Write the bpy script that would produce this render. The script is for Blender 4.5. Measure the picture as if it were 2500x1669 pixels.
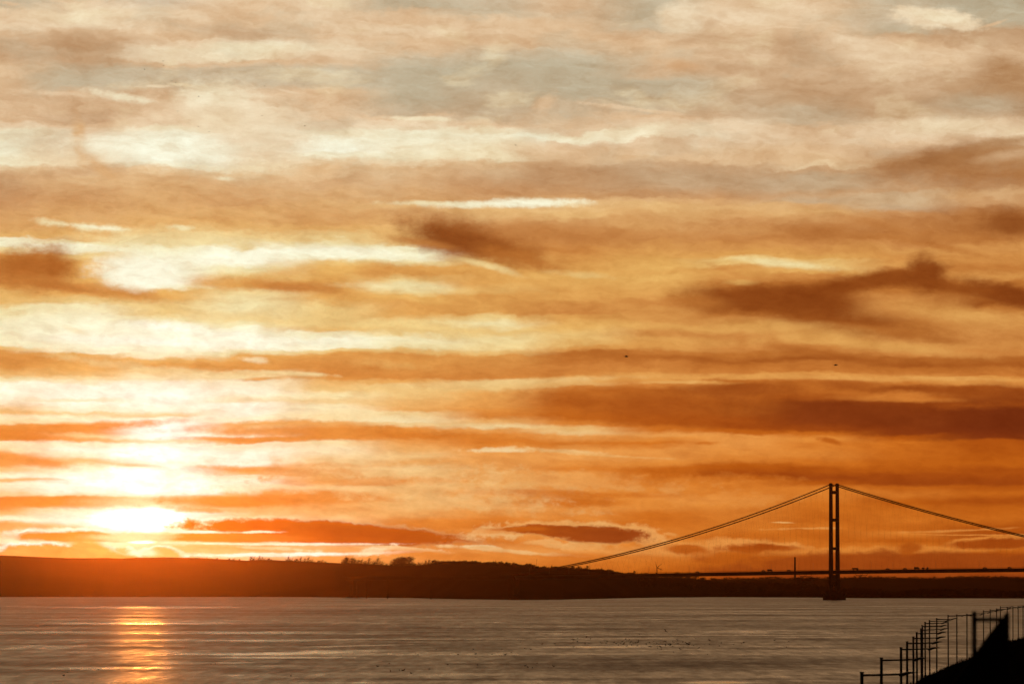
import bpy, math, random
from mathutils import Vector, Matrix
random.seed(7)
R = math.radians
S = bpy.context.scene
for o in list(bpy.data.objects):
    bpy.data.objects.remove(o)

# ------------------------------------------------------------------ camera
F = 18.0 / math.tan(R(6.0))            # long lens, 12 degrees across
FP = 1250 / math.tan(R(6.0))           # the same focal length in units of a 2500 wide print
HZ = 1425.7                            # where the level horizon falls on that print
PITCH = math.atan((HZ - 834.5) / FP)
CAMZ = 21.0
cam = bpy.data.cameras.new("camera")
cam.lens = F; cam.sensor_width = 36; cam.clip_start = 1; cam.clip_end = 80000
cam.dof.use_dof = True; cam.dof.focus_distance = 5500; cam.dof.aperture_fstop = 3.2
co = bpy.data.objects.new("camera", cam); S.collection.objects.link(co)
co.location = (0, 0, CAMZ); co.rotation_euler = (R(90) + PITCH, 0, 0)
S.camera = co
SUN_AZ, SUN_EL = -4.35, 0.80
S.view_settings.view_transform = 'Standard'; S.view_settings.look = 'None'
S.view_settings.exposure = 0; S.view_settings.gamma = 1

def P(x, y, d):
    """world point seen at print position x, y at ground distance d"""
    a, b = (x - 1250) / FP, (834.5 - y) / FP
    cp, sp = math.cos(PITCH), math.sin(PITCH)
    fy, fz = cp - b * sp, sp + b * cp
    t = d / fy
    return Vector((a * t, d, CAMZ + fz * t))

# ------------------------------------------------------------------ sky
W = bpy.data.worlds.new("World"); S.world = W; W.use_nodes = True
NT = W.node_tree; NT.nodes.clear()
N = NT.nodes; LK = NT.links
def hexc(h):
    v = [int(h[i:i+2], 16) / 255 for i in (0, 2, 4)]
    return [c / 12.92 if c <= .04045 else ((c + .055) / 1.055) ** 2.4 for c in v]
PAL = {  # brightness 0..10 -> colour of the cloud deck, high up / half way / near the horizon
 't': "7a4a22 8c5a2e a06c3c b48658 c49c72 d0aa80 dcb68a e6c8a0 ecdab4 f2e9c8 f7f5de".split(),
 'm': "74330f 8a4415 a25a22 b87030 c88340 d6984e e0aa5c e6c27c ebd9a2 f3ebc4 faf8e2".split(),
 'l': "6a260d 8a3a10 a2480e b85a12 ca6c1e da8434 e2964a e6b26c efd298 f8ecc4 fffdec".split(),
 'g': "6c6a58 80806c 949480 a6a48c b8ae92 c6b698 d4c0a4 dccab0 e4d8c0 ece6d4 f4f4ea".split()}
PAL = {k: [hexc(h) for h in v] for k, v in PAL.items()}
def lerp(a, b, t): return [x + (y - x) * t for x, y in zip(a, b)]
def pick(p, L):
    L = max(0, L)
    if L >= 10: 
        m = 1 + (L - 10) * .2
        return [c * m for c in p[10]]
    i = int(L); return lerp(p[i], p[i+1], L - i)
def skycol(y, L, g=False):
    if y < 350: c = pick(PAL['t'], L)
    elif y < 620: c = lerp(pick(PAL['t'], L), pick(PAL['m'], L), (y - 350) / 270)
    elif y < 820: c = pick(PAL['m'], L)
    elif y < 1060: c = lerp(pick(PAL['m'], L), pick(PAL['l'], L), (y - 820) / 240)
    else: c = pick(PAL['l'], L)
    if y < 480 and L < 7.6: c = lerp(c, [.30 * c[0] + .5 * c[1] + .2 * c[2]] * 3, .05 * min(1, (480 - y) / 120))
    if y < 0: c = lerp(c, hexc('ecba84'), min(1., -y / 150))
    if g: c = lerp(c, pick(PAL['g'], L), .75 if y < 250 else .45)
    return c

def nd(t, **kw):
    n = N.new(t)
    for k, v in kw.items():
        setattr(n, k, v)
    return n
def sock(n, i, v):
    if isinstance(v, bpy.types.NodeSocket): LK.new(v, n.inputs[i])
    elif v is not None: n.inputs[i].default_value = v
def M(op, a, b=None, c=None, clamp=False):
    n = nd('ShaderNodeMath', operation=op); n.use_clamp = clamp
    sock(n, 0, a); sock(n, 1, b); sock(n, 2, c)
    return n.outputs[0]
def MIX(f, a, b, blend='MIX'):
    n = nd('ShaderNodeMix'); n.data_type = 'RGBA'; n.blend_type = blend; n.clamp_factor = True
    sock(n, 0, f); sock(n, 6, a); sock(n, 7, b)
    return n.outputs[2]
def SM(v, lo, hi, a=0., b=1., kind='SMOOTHSTEP'):
    n = nd('ShaderNodeMapRange'); n.interpolation_type = kind
    sock(n, 0, v); sock(n, 1, lo); sock(n, 2, hi); sock(n, 3, a); sock(n, 4, b)
    return n.outputs[0]
def XYZ(x, y, z=0.0):
    n = nd('ShaderNodeCombineXYZ'); sock(n, 0, x); sock(n, 1, y); sock(n, 2, z); return n.outputs[0]
def NOISE(v, scale, detail=4, rough=.55, color=False, dist=0.):
    n = nd('ShaderNodeTexNoise'); n.noise_dimensions = '3D'
    sock(n, 'Vector', v); n.inputs['Scale'].default_value = scale; n.inputs['Detail'].default_value = detail
    n.inputs['Roughness'].default_value = rough; n.inputs['Distortion'].default_value = dist
    return n.outputs['Color' if color else 'Fac']

tc = nd('ShaderNodeTexCoord')
sep = nd('ShaderNodeSeparateXYZ'); LK.new(tc.outputs['Generated'], sep.inputs[0])
X, Y, Z = sep.outputs
AZ = M('MULTIPLY', M('ARCTAN2', X, Y), 57.29578)
EL = M('MULTIPLY', M('ARCSINE', Z), 57.29578)
U = M('MULTIPLY_ADD', AZ, 2.0757, 12.5)            # compass bearing and elevation in sky-chart units
V = M('MULTIPLY_ADD', EL, -2.0757, 14.257)
# cloud streaks are stretched along the horizon: warp the chart with turbulence
pn = XYZ(M('MULTIPLY', U, .30), V, 3.1)
w1 = NOISE(pn, .9, 6, .62, True)
ws = nd('ShaderNodeSeparateColor'); LK.new(w1, ws.inputs[0])
fine = NOISE(XYZ(M('MULTIPLY', U, .55), V, 9.7), 3.2, 5, .58, True)
fs = nd('ShaderNodeSeparateColor'); LK.new(fine, fs.inputs[0])
wa = SM(V, 4., 12., 1.0, .42, 'LINEAR')            # calmer nearer the horizon
dU = M('MULTIPLY_ADD', M('SUBTRACT', ws.outputs[0], .5), 1.7, M('MULTIPLY', M('SUBTRACT', fs.outputs[0], .5), 1.0))
dV = M('MULTIPLY_ADD', M('SUBTRACT', ws.outputs[1], .5), .80, M('MULTIPLY', M('SUBTRACT', fs.outputs[1], .5), .34))
U1 = M('MULTIPLY_ADD', dU, wa, U); V1 = M('MULTIPLY_ADD', dV, wa, V)

COLS = {
0: "0:4g 25:5g 45:6.5 75:7 90:5.5 120:4.5 150:4.5 175:6 200:6 240:5.5 290:6 305:7 315:8.3 370:8.6 400:8.3 415:6.5 435:4.5 480:3.8 500:4 525:4.8 548:5 575:6 583:9 600:9 615:7.5 630:5 650:4 690:4 705:5 720:6.3 740:6.3 760:8 800:8.8 845:8.5 855:6.5 862:5 880:4.7 900:5 920:6.5 932:8 945:9.3 971:9.3 1006:7 1017:8.5 1035:8 1044:5.5 1060:4.7 1077:5.5 1085:8.5 1106:8 1116:5.5 1134:6 1148:7.5 1163:9 1173:7.5 1184:9 1209:8.3 1216:5.8 1241:6.5 1255:7.5 1269:9 1280:7 1305:7.5 1326:9 1337:7 1360:6.3",
200: "0:5g 20:7 50:7.6 70:7.2 80:5.5 95:4.2 120:3.5 150:3.8 180:4.5g 220:4.6g 240:5 265:5.5 275:4.7 290:4.5 300:6 330:6.5 380:7 400:7 415:5 450:5.5 470:4.8 490:4.5 520:5 545:5.3 575:6 585:5.5 592:8 600:9.3 612:9 625:7 650:6 690:6 700:5 715:4.7 725:5.5 740:7 760:8.3 790:9 830:9.5 845:9 860:8.6 868:6 880:5.5 900:6 915:6.5 925:7.5 935:8.5 945:9.5 970:9.6 980:8.5 986:9.5 1000:9 1008:7.8 1020:8.8 1036:8 1042:6 1055:5.7 1066:7.5 1076:6.5 1085:9 1100:9.5 1115:9 1130:7.5 1145:9 1170:9.8 1200:9.8 1207:9 1214:6.3 1235:6.3 1245:8.5 1260:9.5 1270:9.8 1285:8 1294:9 1298:5.8 1315:5.8 1322:8.5 1335:9 1342:7 1360:6.5",
400: "0:4.5g 15:6g 40:7 60:7 80:6.5 95:6 110:7 125:7.5 145:7.5 158:5.5 175:5g 205:5g 240:5.2 265:5.5 290:6.3 305:6.8 315:8 330:9.3 400:9.5 410:8.5 420:6.5 440:5.7 470:5.5 500:5.2 530:5.3 555:5.5 565:6.5 580:7.3 600:7.5 610:9 640:9.3 690:9.5 705:8.5 715:6 730:6 745:7 770:7 785:8 800:9.7 835:9.8 850:9 868:8.5 880:6.3 890:5.8 905:7.5 925:8.3 940:9.5 970:9.8 1000:9.3 1012:7.8 1020:9.5 1040:10 1068:10 1076:8.5 1084:9.6 1095:10 1130:9.5 1150:10 1205:10 1212:8 1220:6.2 1235:6.5 1240:9 1250:10 1295:10 1302:7.5 1318:7.5 1325:9.5 1335:8 1345:8 1360:7.5",
600: "0:6.5 20:6 60:6 75:5 90:4.8 98:5.5 105:7 120:8 140:7.7 150:6 170:5g 200:5g 225:5.5 245:7 265:7.5 300:7.5 330:7.3 345:7 360:7.5 375:7 390:7.2 410:7.5 425:6.5 440:5.5 470:5 500:4.7 530:5.5 545:5.2 560:6 575:7 590:7.5 603:7.5 612:9.4 640:9.4 660:8 685:7 700:6 710:7.3 735:7.8 760:8 785:7.3 795:8 805:9 820:9.6 845:9.5 860:8 870:6 885:5.2 900:5.3 910:7.5 925:8 935:9 960:9.3 980:8.5 990:9.6 1010:9.5 1030:8.8 1040:6.5 1055:8 1065:9 1072:6.3 1080:6 1086:9 1110:9.5 1130:9.5 1145:6.5 1158:7 1165:8.5 1180:9.3 1190:8.5 1205:7 1215:6 1230:6 1240:7.5 1255:8 1268:8.7 1280:7 1318:6 1325:9 1335:7.5 1348:8 1352:9.3 1365:8",
800: "0:7 40:6.8 85:6.7 95:6.3 105:7 120:7.3 135:6.8 155:5.5 180:5g 210:5g 235:6 260:6.3 285:6.5 310:7 320:8 345:9.3 365:9.5 380:9 400:7 415:6 440:5 470:5.3 500:5.5 530:4.8 550:5 565:5.8 580:7 595:8 610:9.2 630:8.8 645:6.5 660:6 690:5.5 705:5 720:5.3 735:5.5 760:7 785:7 805:6.5 815:8.5 830:9.3 850:9 858:7 870:5.2 890:4.6 915:4.5 925:5 935:6.5 950:7 965:8 985:7.5 1000:8.3 1030:8 1038:6.3 1055:5.2 1075:5.3 1083:8 1100:8.5 1130:8 1140:6.5 1150:7.5 1160:7 1180:7 1195:8 1205:6.3 1225:6 1240:6.8 1255:7.5 1270:8 1280:6 1318:5.5 1323:8 1330:7 1340:7.3 1350:8 1356:6.5 1380:6.3",
1000: "0:4.5g 20:4.3g 35:5.5 50:6 70:7 85:6.5 100:6 125:5.7 150:5g 170:4g 230:4g 270:4.4g 280:6 290:7 305:7.5 315:9 330:9 360:8.3 385:8 400:7 410:6 440:5 470:5 490:5 505:6 525:5 545:5.2 560:5.8 575:6 590:6.3 600:8.6 625:8.7 640:7.5 655:5.2 670:5.3 680:7 700:8 715:7 730:6 750:4.8 770:5.2 790:7 815:7 830:8.3 850:8 862:6.5 872:4.8 890:5 905:4.8 925:4.4 935:6 945:7 960:7 985:6.5 1000:6.3 1010:7.5 1030:8.2 1038:7.5 1048:5 1065:4.5 1080:6 1095:6.5 1115:7.3 1130:6.5 1145:7.3 1160:7 1175:5.5 1185:6.8 1205:6.8 1235:7 1255:6.5 1270:5 1285:5 1310:5.3 1325:5.5 1332:6 1340:5.5 1360:5.5 1390:5.5",
1200: "0:5.2g 40:5g 60:6.3 80:6.5 100:5.8 140:5g 165:4g 250:4g 285:4.5g 305:6.5 315:8 330:8.7 360:8 390:7.8 400:6 420:4.6 450:4 470:3.8 485:4.4 520:6 535:5 550:4.3 570:3.6 590:3.5 610:3.8 625:4.8 635:6.2 650:5.5 670:5.3 690:5.5 710:6.3 730:5 765:5 775:7 790:7.8 805:6.8 820:7.5 845:7.3 860:6.5 868:4.8 885:4.6 905:4.4 922:4.3 930:7 945:7 960:6 990:5.6 1005:5 1015:4.7 1030:6.5 1045:7.8 1053:6 1065:4.7 1080:4.3 1090:5 1100:6 1110:6 1150:6.2 1170:6 1185:6.5 1205:5.3 1215:6.3 1235:6 1255:5.5 1270:4.5 1285:4.2 1295:5.2 1310:5.5 1320:5 1335:6.0 1345:5.8 1360:5 1390:4.5",
1400: "0:5.3 30:5.2 60:6 90:6 110:5.5 140:4.8g 160:4g 240:4g 265:4.8g 285:5.8 305:6 318:6.5 325:8 338:8.5 348:6.5 365:6 390:5.5 405:4.3 430:3.8 460:4 485:4.5 500:6 515:6 530:6 545:4.3 560:4.2 580:3.8 600:3.9 615:3.8 640:4.6 660:5 675:6 690:5.5 710:5 730:5 750:4.2 765:4 775:5 795:6 820:6.5 840:6.3 850:4.8 862:3 880:3.2 895:4 915:4.2 930:6 945:6.5 953:4.5 965:3 990:2.8 1020:3 1035:4.5 1045:7 1055:7.3 1065:6 1080:4.5 1090:5.5 1097:6 1115:6 1130:5.3 1145:4.6 1160:5.5 1185:5.5 1205:4.7 1215:5 1225:4 1240:5.5 1265:5 1275:4.3 1290:4.5 1310:4.5 1335:5 1345:5.8 1360:4.5 1390:4.2",
1600: "0:4.5g 30:4.2g 60:5g 80:5.3 95:6 120:6 150:5.5 180:5 200:4.2g 260:4.2g 275:5g 290:6 305:6.5 320:7.8 338:7.8 345:6.3 370:6.3 385:6 400:4 420:3.8 440:4.2 465:4 485:3.6 495:5 510:6 530:5.5 550:5 575:4.2 600:4.6 610:5 630:5.6 655:6 670:5.5 685:6 700:5.5 720:5 735:4 750:4.4 780:4.4 800:5.2 815:4.2 830:5 850:5 862:3.2 875:2.6 890:3.8 905:4.3 920:5.5 930:5.3 945:4.2 960:2.6 990:2 1030:2.3 1045:4 1060:6 1070:5 1080:4 1095:5.5 1115:5.5 1130:5 1145:3.4 1160:3.6 1175:4.3 1190:5 1205:4.5 1220:5 1240:5 1255:4 1275:4 1300:4.3 1320:4.8 1340:4.5 1355:5.2 1375:4 1400:3",
1800: "0:6.5 20:6 40:6.5 75:6.3 90:5.5 110:5 130:5 150:5.3 170:4.6 200:4.5 215:4 235:4.4 265:4.6 290:5 305:6.8 335:7 350:6.5 375:6.3 390:5.5 400:4 420:3.5 440:4 480:4 495:4.8 510:5.5 530:5 545:4.2 560:4.2 580:3.7 600:4.3 620:5 635:6.8 650:6.5 660:4.5 675:5 690:4.5 700:3 715:2 750:1.8 765:2.8 780:4 800:5 815:4 830:4.5 850:4 862:3 880:2.2 892:3 910:3.8 920:5 928:3 950:1.5 960:2.5 990:2.6 1020:2 1040:1.8 1050:3 1060:5.5 1085:5.5 1105:5.2 1125:4.8 1140:3 1160:2 1170:3 1180:4.3 1205:4.5 1230:5 1250:4.5 1275:4.3 1290:4.2 1310:3.6 1325:4.3 1335:5 1350:3.5 1370:3 1400:1.5",
2000: "0:6 20:6.2 50:6.5 75:6 95:5.5 110:5 130:4.5 150:4.8 175:4.6 210:4.2 250:3.8 280:4g 305:4.5g 325:5.5 345:6.3 370:6 390:6.2 405:6.8 412:4 430:3.8g 455:4.5g 475:4 495:4.2g 510:5 525:5.5 540:4.5 555:3.7 580:3.5 590:3.8 610:4.5 625:5.5 640:6.5 655:6.6 670:5.5 680:3.8 700:2.5 730:1.6 770:1.6 790:1.8 805:3 820:5 835:5 850:3.5 865:2.6 880:1.8 892:3.3 910:3.5 920:5 928:4 940:3 960:2.8 975:2 990:0.5 1030:0.8 1045:1.5 1055:3.5 1070:5 1085:4.5 1110:4.8 1130:4 1145:2.5 1165:1.6 1180:2.5 1195:4.3 1215:4.3 1240:3.7 1265:3.5 1290:4 1310:3.3 1335:4 1345:4.5 1352:3 1365:2 1400:0.5",
2200: "0:4.5g 30:5g 65:5.5g 90:4.5g 105:5 120:6 145:6.5 170:6 190:5 210:4.6 240:4 265:3.8 290:3.6 300:4.5 310:6.5 330:7 345:6 360:5 375:3.8 390:3.1 405:3 430:3.2 455:3.6 470:4 480:5g 500:5g 510:4g 530:3.8 550:3.3 580:3 590:4 605:4.6 625:4.3 650:4.5 660:3.9 670:3 690:2 705:2.5 712:3 730:4 770:3.8 800:3 815:2.7 825:4 840:5 860:4 875:2.5 890:2 900:3 910:3.5 920:4.5 928:5 938:3.5 950:1.5 965:3.8 975:3 985:1 1020:0.3 1055:0.8 1065:2.5 1080:3.8 1110:3.6 1130:3.2 1145:2.8 1160:1.8 1180:1.6 1190:3.5 1205:4.3 1225:3 1240:3.5 1265:4 1290:3.4 1300:4.3 1320:3 1330:4 1345:3.5 1355:2 1375:1.2 1400:0.3",
2400: "0:3.5g 20:3.6g 40:4g 60:4g 90:4 110:4.5 130:5.5 160:5.8 180:4.5 200:3.6 230:3.5 260:4g 285:4 295:5 305:6.5 330:7 345:5.5 360:4 375:3 400:2.8 420:2.5 445:2.5 465:3 480:4.8 500:4.2 515:3.2 540:2.7 560:2.6 590:3.3 605:4.3 640:4.2 660:3.4 680:4.4 695:3 715:1.8 740:1.6 755:3 775:4.3 800:4.2 825:4 845:4.2 860:4 875:2.5 890:2.2 905:3.3 920:3.6 928:5 940:4.5 950:2 975:1.2 990:2 1005:.3 1040:0 1070:.5 1080:2.3 1105:2.6 1130:3 1150:2.2 1180:1.7 1190:2.5 1205:3.3 1225:2.2 1245:3.2 1265:3.4 1290:2.6 1305:2 1325:3 1340:3.4 1355:2 1370:1 1400:0.2",
}
COLS[2600] = COLS[2400]; COLS[-200] = COLS[0]
def parse(s):
    out = []
    for q in s.split():
        y, L = q.split(':'); g = L.endswith('g')
        out.append((float(y), float(L.rstrip('g')), g))
    return out
BREAKS = [(-300, 345), (345, 760), (760, 1085), (1085, 1500)]
def column(s, seg, X0):
    a, b = BREAKS[seg]
    st = parse(s)
    st = [(-300, 5.3, False), (-150, 5.5, False), (-60, 5.7, False)] + st + [(1500, st[-1][1], False)]
    def at(y):
        for (y0, l0, g0), (y1, l1, g1) in zip(st, st[1:]):
            if y0 <= y <= y1: return lerp(skycol(y, l0, g0), skycol(y, l1, g1), (y - y0) / (y1 - y0))
    if X0 <= 800: st = [(y, l - .6 * min(1, max(0, (y - 1100) / 80)) * (l < 8.4), g) for y, l, g in st]
    pts = [(a, at(a))] + [(y, skycol(y, l, g)) for y, l, g in st if a + 2 < y < b - 2] + [(b, at(b))]
    while len(pts) > 32: pts.pop(len(pts) // 2)
    r = nd('ShaderNodeValToRGB'); cr = r.color_ramp; cr.interpolation = 'EASE'
    for i, (y, c) in enumerate(pts):
        if i == 0: e = cr.elements[0]; e.position = 0
        elif i == len(pts) - 1: e = cr.elements[len(cr.elements) - 1]; e.position = 1
        else: e = cr.elements.new((y - a) / (b - a))
        e.color = (*c, 1)
    return r
# single clouds: x, y, half width, half height, tilt, brightness, softness, strength, raggedness
wU = M('MULTIPLY_ADD', M('SUBTRACT', ws.outputs[0], .5), .5, U)
wV = M('MULTIPLY_ADD', M('SUBTRACT', ws.outputs[1], .5), .22, V)
PV = XYZ(wU, wV)
rag = M('SUBTRACT', fs.outputs[2], .5)
rag2 = M('SUBTRACT', NOISE(XYZ(M('MULTIPLY', U, .8), V, 1.7), 9., 5, .7), .5)
RAG = M('MULTIPLY_ADD', rag2, .42, rag)
CLOUDS = []
def B(cx, cy, a, b, ang, L, soft=.5, op=1., k=1., g=False, col=None):
    if cx < 1000 and cy > 1180 and L < 8.3: L -= .6
    CLOUDS.append((cx, cy, a, b, ang, soft, op, k, col or skycol(cy, L, g)))
# high sky
B(150,10,40,5,4,6.5,.6,.8,2); B(20,20,30,4,5,6.3,.6,.8,2); B(490,8,40,10,20,7,.7,.7,2)
B(205,135,50,45,0,3.6,.8,.6,1); B(300,95,90,10,8,4.8,.8,.6,1.5); B(580,85,60,12,3,4.8,.8,.7,1.5)
B(300,243,62,8,9,8.4,.8,.9,2.4); B(530,234,80,27,4,8.6,.6,.9,1.6); B(560,300,120,45,15,7.6,.9,.6,1)
B(385,215,28,4,0,7.5,.6,.9,2); B(443,211,26,4,5,8,.6,.9,2); B(705,226,22,3,12,7,.6,.8,2)
B(650,120,120,12,0,8,.8,.5,1.5)
B(190,345,15,50,-6,5.0,.7,.92,.8,False,skycol(480,5.3)); B(235,408,60,11,38,4.9,.8,.75,1,False,skycol(480,5))
B(380,365,190,36,3,9.3,.7,.8,1.2); B(545,437,20,5,5,8.3,.8,.8,3)
B(1010,288,50,5,2,8,.6,.85,2); B(1075,290,28,4,5,8,.6,.8,2); B(1335,250,28,16,-30,6,.7,.7,2)
B(1500,262,55,5,6,6.6,.6,.8,2.5); B(1600,274,70,4,6,6.2,.6,.7,2.5)
B(1745,58,55,9,-38,5,.8,.7,1.5); B(1705,95,60,14,-5,4.3,.8,.7,1); B(1660,165,50,16,3,4.6,.9,.8,1,False,hexc('cf9f70'))
B(1955,135,55,22,25,4.2,.8,.7,1); B(2215,215,26,60,18,4.3,.9,.5,1); B(2290,52,110,24,8,7.3,.35,.95,1.6)
B(2300,48,60,12,8,8,.6,.6,2); B(2430,68,30,4,-15,6,.6,.8,2); B(2075,104,30,7,0,7,.6,.7,2); B(2135,130,90,22,8,6.8,.8,.6,1)
B(2470,175,55,22,10,2.4,.8,.8,1); B(2495,262,38,36,0,2.3,.9,.8,1); B(2400,150,45,12,-35,4.5,.9,.5,1)
B(2305,392,130,27,-10,2,.8,.9,1.2); B(2340,435,60,30,5,2.3,.9,.6,1); B(2450,355,80,10,-8,2.8,.8,.8,1.2); B(2470,385,70,10,-8,4.7,.8,.6,1.2)
B(2300,312,120,18,2,7.6,.8,.7,1.4)
B(1060,498,95,5,1,8,.9,.9,3); B(1200,499,120,8,-1,8.8,.8,.9,2.6); B(1345,494,85,9,2,8.2,.9,.85,2.6); B(1290,495,110,9,-1,9.3,.7,.7,2)
B(1660,45,45,42,-15,7.2,.6,.85,1.4); B(1840,38,120,26,3,7,.8,.7,1.4); B(1990,30,60,22,0,6.8,.8,.6,1.4)
B(2150,155,105,38,22,6.9,.8,.75,1.3); B(2360,160,45,32,10,6.6,.8,.6,1.3); B(1830,260,90,34,0,4.3,.9,.5,1.2,True); B(1690,215,60,28,0,4.6,.9,.8,1,True)
B(2455,205,70,48,25,2.7,.9,.75,1.1); B(2400,268,110,22,0,3.8,.9,.75,1.1,True); B(2040,250,120,30,6,3.9,.9,.5,1.3)
B(1740,440,470,30,2,3.9,.9,.7,1,True); B(2150,492,150,16,4,4.9,.9,.6,1.2,True); B(1650,345,32,40,0,5.3,.9,.6,1.3)
B(1420,430,120,30,6,3.3,.9,.6,1.2); B(1290,372,60,14,8,6,.9,.6,1.5); B(620,300,120,60,25,7.3,.9,.55,1.2)
B(90,275,60,20,5,5.6,.9,.6,1.5); B(170,292,80,12,0,4.6,.9,.6,1.5); B(140,235,60,5,4,6.6,.8,.7,3)
# clouds half way up
B(150,549,48,6,6,8,1,.8,3.4); B(195,553,30,4,4,8.8,.9,.7,3.4); B(235,559,66,8,5,8,1,.8,3.6); B(250,558,34,4,5,9,.9,.7,3); B(330,585,110,10,4,7.6,.9,.5,2.5); B(442,560,22,5,5,8,.9,.8,4); B(330,600,150,14,3,8,.9,.5,1.5)
B(85,660,92,50,0,2.9,.5,.97,1.1); B(60,655,50,30,0,1.9,.9,.6,1); B(145,655,34,46,20,2.1,.8,.6,1); B(240,712,170,15,7,4.3,.7,.85,1.2); B(130,700,80,12,8,2.6,.8,.7,1)
B(345,668,105,38,2,9.5,.5,.95,1.3)
B(540,693,70,14,4,5,.7,.8,1.5); B(700,703,110,14,6,3.5,.7,.9,1.3); B(680,672,60,12,-10,5.2,.8,.6,1.5)
B(800,615,190,16,3,9.4,.6,.6,1.5)
B(915,665,38,18,-5,4.6,.7,.85,1.6); B(1000,668,50,12,3,4.8,.8,.7,1.6); B(1120,685,120,18,10,5,.8,.6,1.6)
B(985,705,120,10,2,7.8,.7,.7,1.6)
B(1150,588,155,44,14,1.7,.6,.95,1); B(1105,585,95,32,8,.7,.9,.9,1); B(1275,632,95,20,14,2.6,.7,.9,1.2); B(1390,572,170,18,4,3.2,.9,.75,1)
B(1030,592,70,9,8,3,.8,.7,1); B(1195,652,75,8,15,7.3,.7,.8,1.5); B(1420,672,60,6,4,7,.8,.6,2)
B(1640,545,120,14,10,4,.9,.5,1); B(1840,562,100,9,2,4.5,.9,.5,1)
B(2003,570,105,17,3,2.8,.7,.85,1.2); B(2190,565,110,9,15,3,.8,.7,1.2); B(2120,600,80,8,5,4.5,.8,.5,1.4)
B(2380,535,90,22,6,2.6,.8,.7,1); B(2475,550,65,34,8,1,.7,.9,1); B(2320,608,60,8,12,2.6,.8,.7,1.3)
B(1915,646,100,9,6,7.7,.7,.9,1.3); B(1780,665,50,6,20,4,.8,.5,1.5); B(1815,692,30,6,2,6,.8,.8,1.5)
B(1870,733,165,30,2,.7,.55,.97,1); B(2110,692,170,21,-11,.9,.5,.95,1); B(2258,672,50,44,35,.7,.5,.95,1)
B(2030,775,190,33,9,1.3,.6,.92,1); B(2190,815,150,10,8,2.4,.7,.85,1); B(1985,742,120,26,8,.7,.9,.9,1)
B(2460,722,110,24,14,.5,.5,.95,1); B(2350,708,90,12,8,1.1,.7,.9,1)
B(2230,752,110,20,-4,4.2,.9,.85,1.2); B(2340,770,120,18,6,5.2,.9,.7,1.2); B(1700,735,70,16,6,2.9,.8,.7,1)
B(1815,835,14,24,-12,3.2,.9,.6,1.5); B(1895,840,16,26,-15,3.2,.9,.6,1.5); B(2010,868,120,9,10,2.2,.8,.7,1.3)
B(1900,800,160,14,4,5.4,.9,.6,1.4); B(2160,845,180,10,6,5.4,.9,.6,1.2)
# long streaks lower down
B(260,812,240,12,3,8.9,.9,.6,1.4); B(185,812,26,5,20,7.6,.9,.4,2)
B(695,912,85,5,3,7.7,.7,.85,2.5); B(640,926,45,4,-3,5.2,.8,.8,2); B(620,878,26,6,5,8.6,.8,.6,3); B(310,895,160,9,8,7.4,.8,.6,3); B(940,890,70,8,5,6.2,.9,.6,3)
B(1200,935,240,7,-2,7.2,.8,.7,1.4); B(1900,922,280,6,1,5.6,.8,.7,1.6); B(2300,930,120,8,4,5.2,.7,.7,1.6); B(1720,933,60,5,2,5.6,.7,.7,2)
B(2180,975,110,6,1,4.2,.8,.8,1.8); B(1820,1000,90,12,0,3,.9,.6,1.6); B(1560,985,200,24,4,2.2,.9,.5,1.3)
B(2120,1012,320,24,3,.5,.8,.75,1.1); B(2460,1020,110,34,4,.1,.8,.8,1)
B(195,1043,200,10,-4,5.2,.6,.92,1.5); B(60,1066,110,12,3,4.8,.7,.85,1.5); B(675,1056,190,11,2,5.2,.7,.85,1.6); B(600,1073,150,5,1,5.4,.7,.9,1.4)
B(53,1121,110,10,10,5.6,.7,.85,1.8); B(320,1136,60,4,3,7.4,.7,.8,2.5); B(60,1172,80,3,-1,7,.8,.8,2)
B(1206,1099,70,6,0,8.1,.6,.8,3); B(1366,1099,90,5,3,7.2,.6,.75,3); B(1490,1110,110,3,3,6.6,.7,.7,3)
B(2032,1076,24,6,10,2.8,.7,.85,2); B(1726,1083,26,4,0,3.6,.7,.8,2.5)
B(640,1145,110,6,2,5.9,.7,.85,3); B(830,1150,80,5,0,5.9,.7,.7,3); B(900,1183,60,4,0,5,.7,.8,2.5); B(1065,1172,50,4,4,5,.7,.8,2.5)
B(1225,1206,90,4,2,4.7,.7,.8,2); B(1410,1219,90,8,3,3.9,.8,.8,2); B(900,1215,90,8,5,5.2,.8,.6,3); B(880,1235,120,6,-3,7.4,.8,.6,3)
B(500,1180,170,20,0,9.4,.9,.6,3); B(1130,1235,150,7,8,6.8,.9,.5,3)
B(900,1150,260,22,2,7.7,.6,.45,3.8); B(1000,1192,300,24,2,7.3,.6,.45,3.8); B(1300,1170,260,18,2,6.9,.6,.4,3.8); B(1150,1228,210,14,3,7.2,.6,.45,3.8)
B(700,1152,130,10,2,5.2,.6,.45,3.8); B(850,1176,170,8,0,5,.6,.45,3.8); B(1450,1207,150,8,2,4,.5,.6,4); B(1740,1218,150,14,0,5.6,.6,.45,3.8); B(1560,1170,220,14,0,4.8,.6,.4,3.8)
B(1780,956,130,13,0,1.5,.7,.8,1.6); B(2065,941,70,9,0,1.9,.7,.8,1.6); B(2330,957,120,11,4,1.5,.7,.8,1.6); B(2465,962,60,17,8,1.1,.8,.8,1.3); B(1480,962,120,12,0,2.9,.8,.7,1.8)
B(1640,935,70,4,-2,6.2,.7,.8,2); B(2310,926,120,4,2,5.8,.7,.8,2); B(1980,924,120,4,1,5.4,.7,.8,2)
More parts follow.
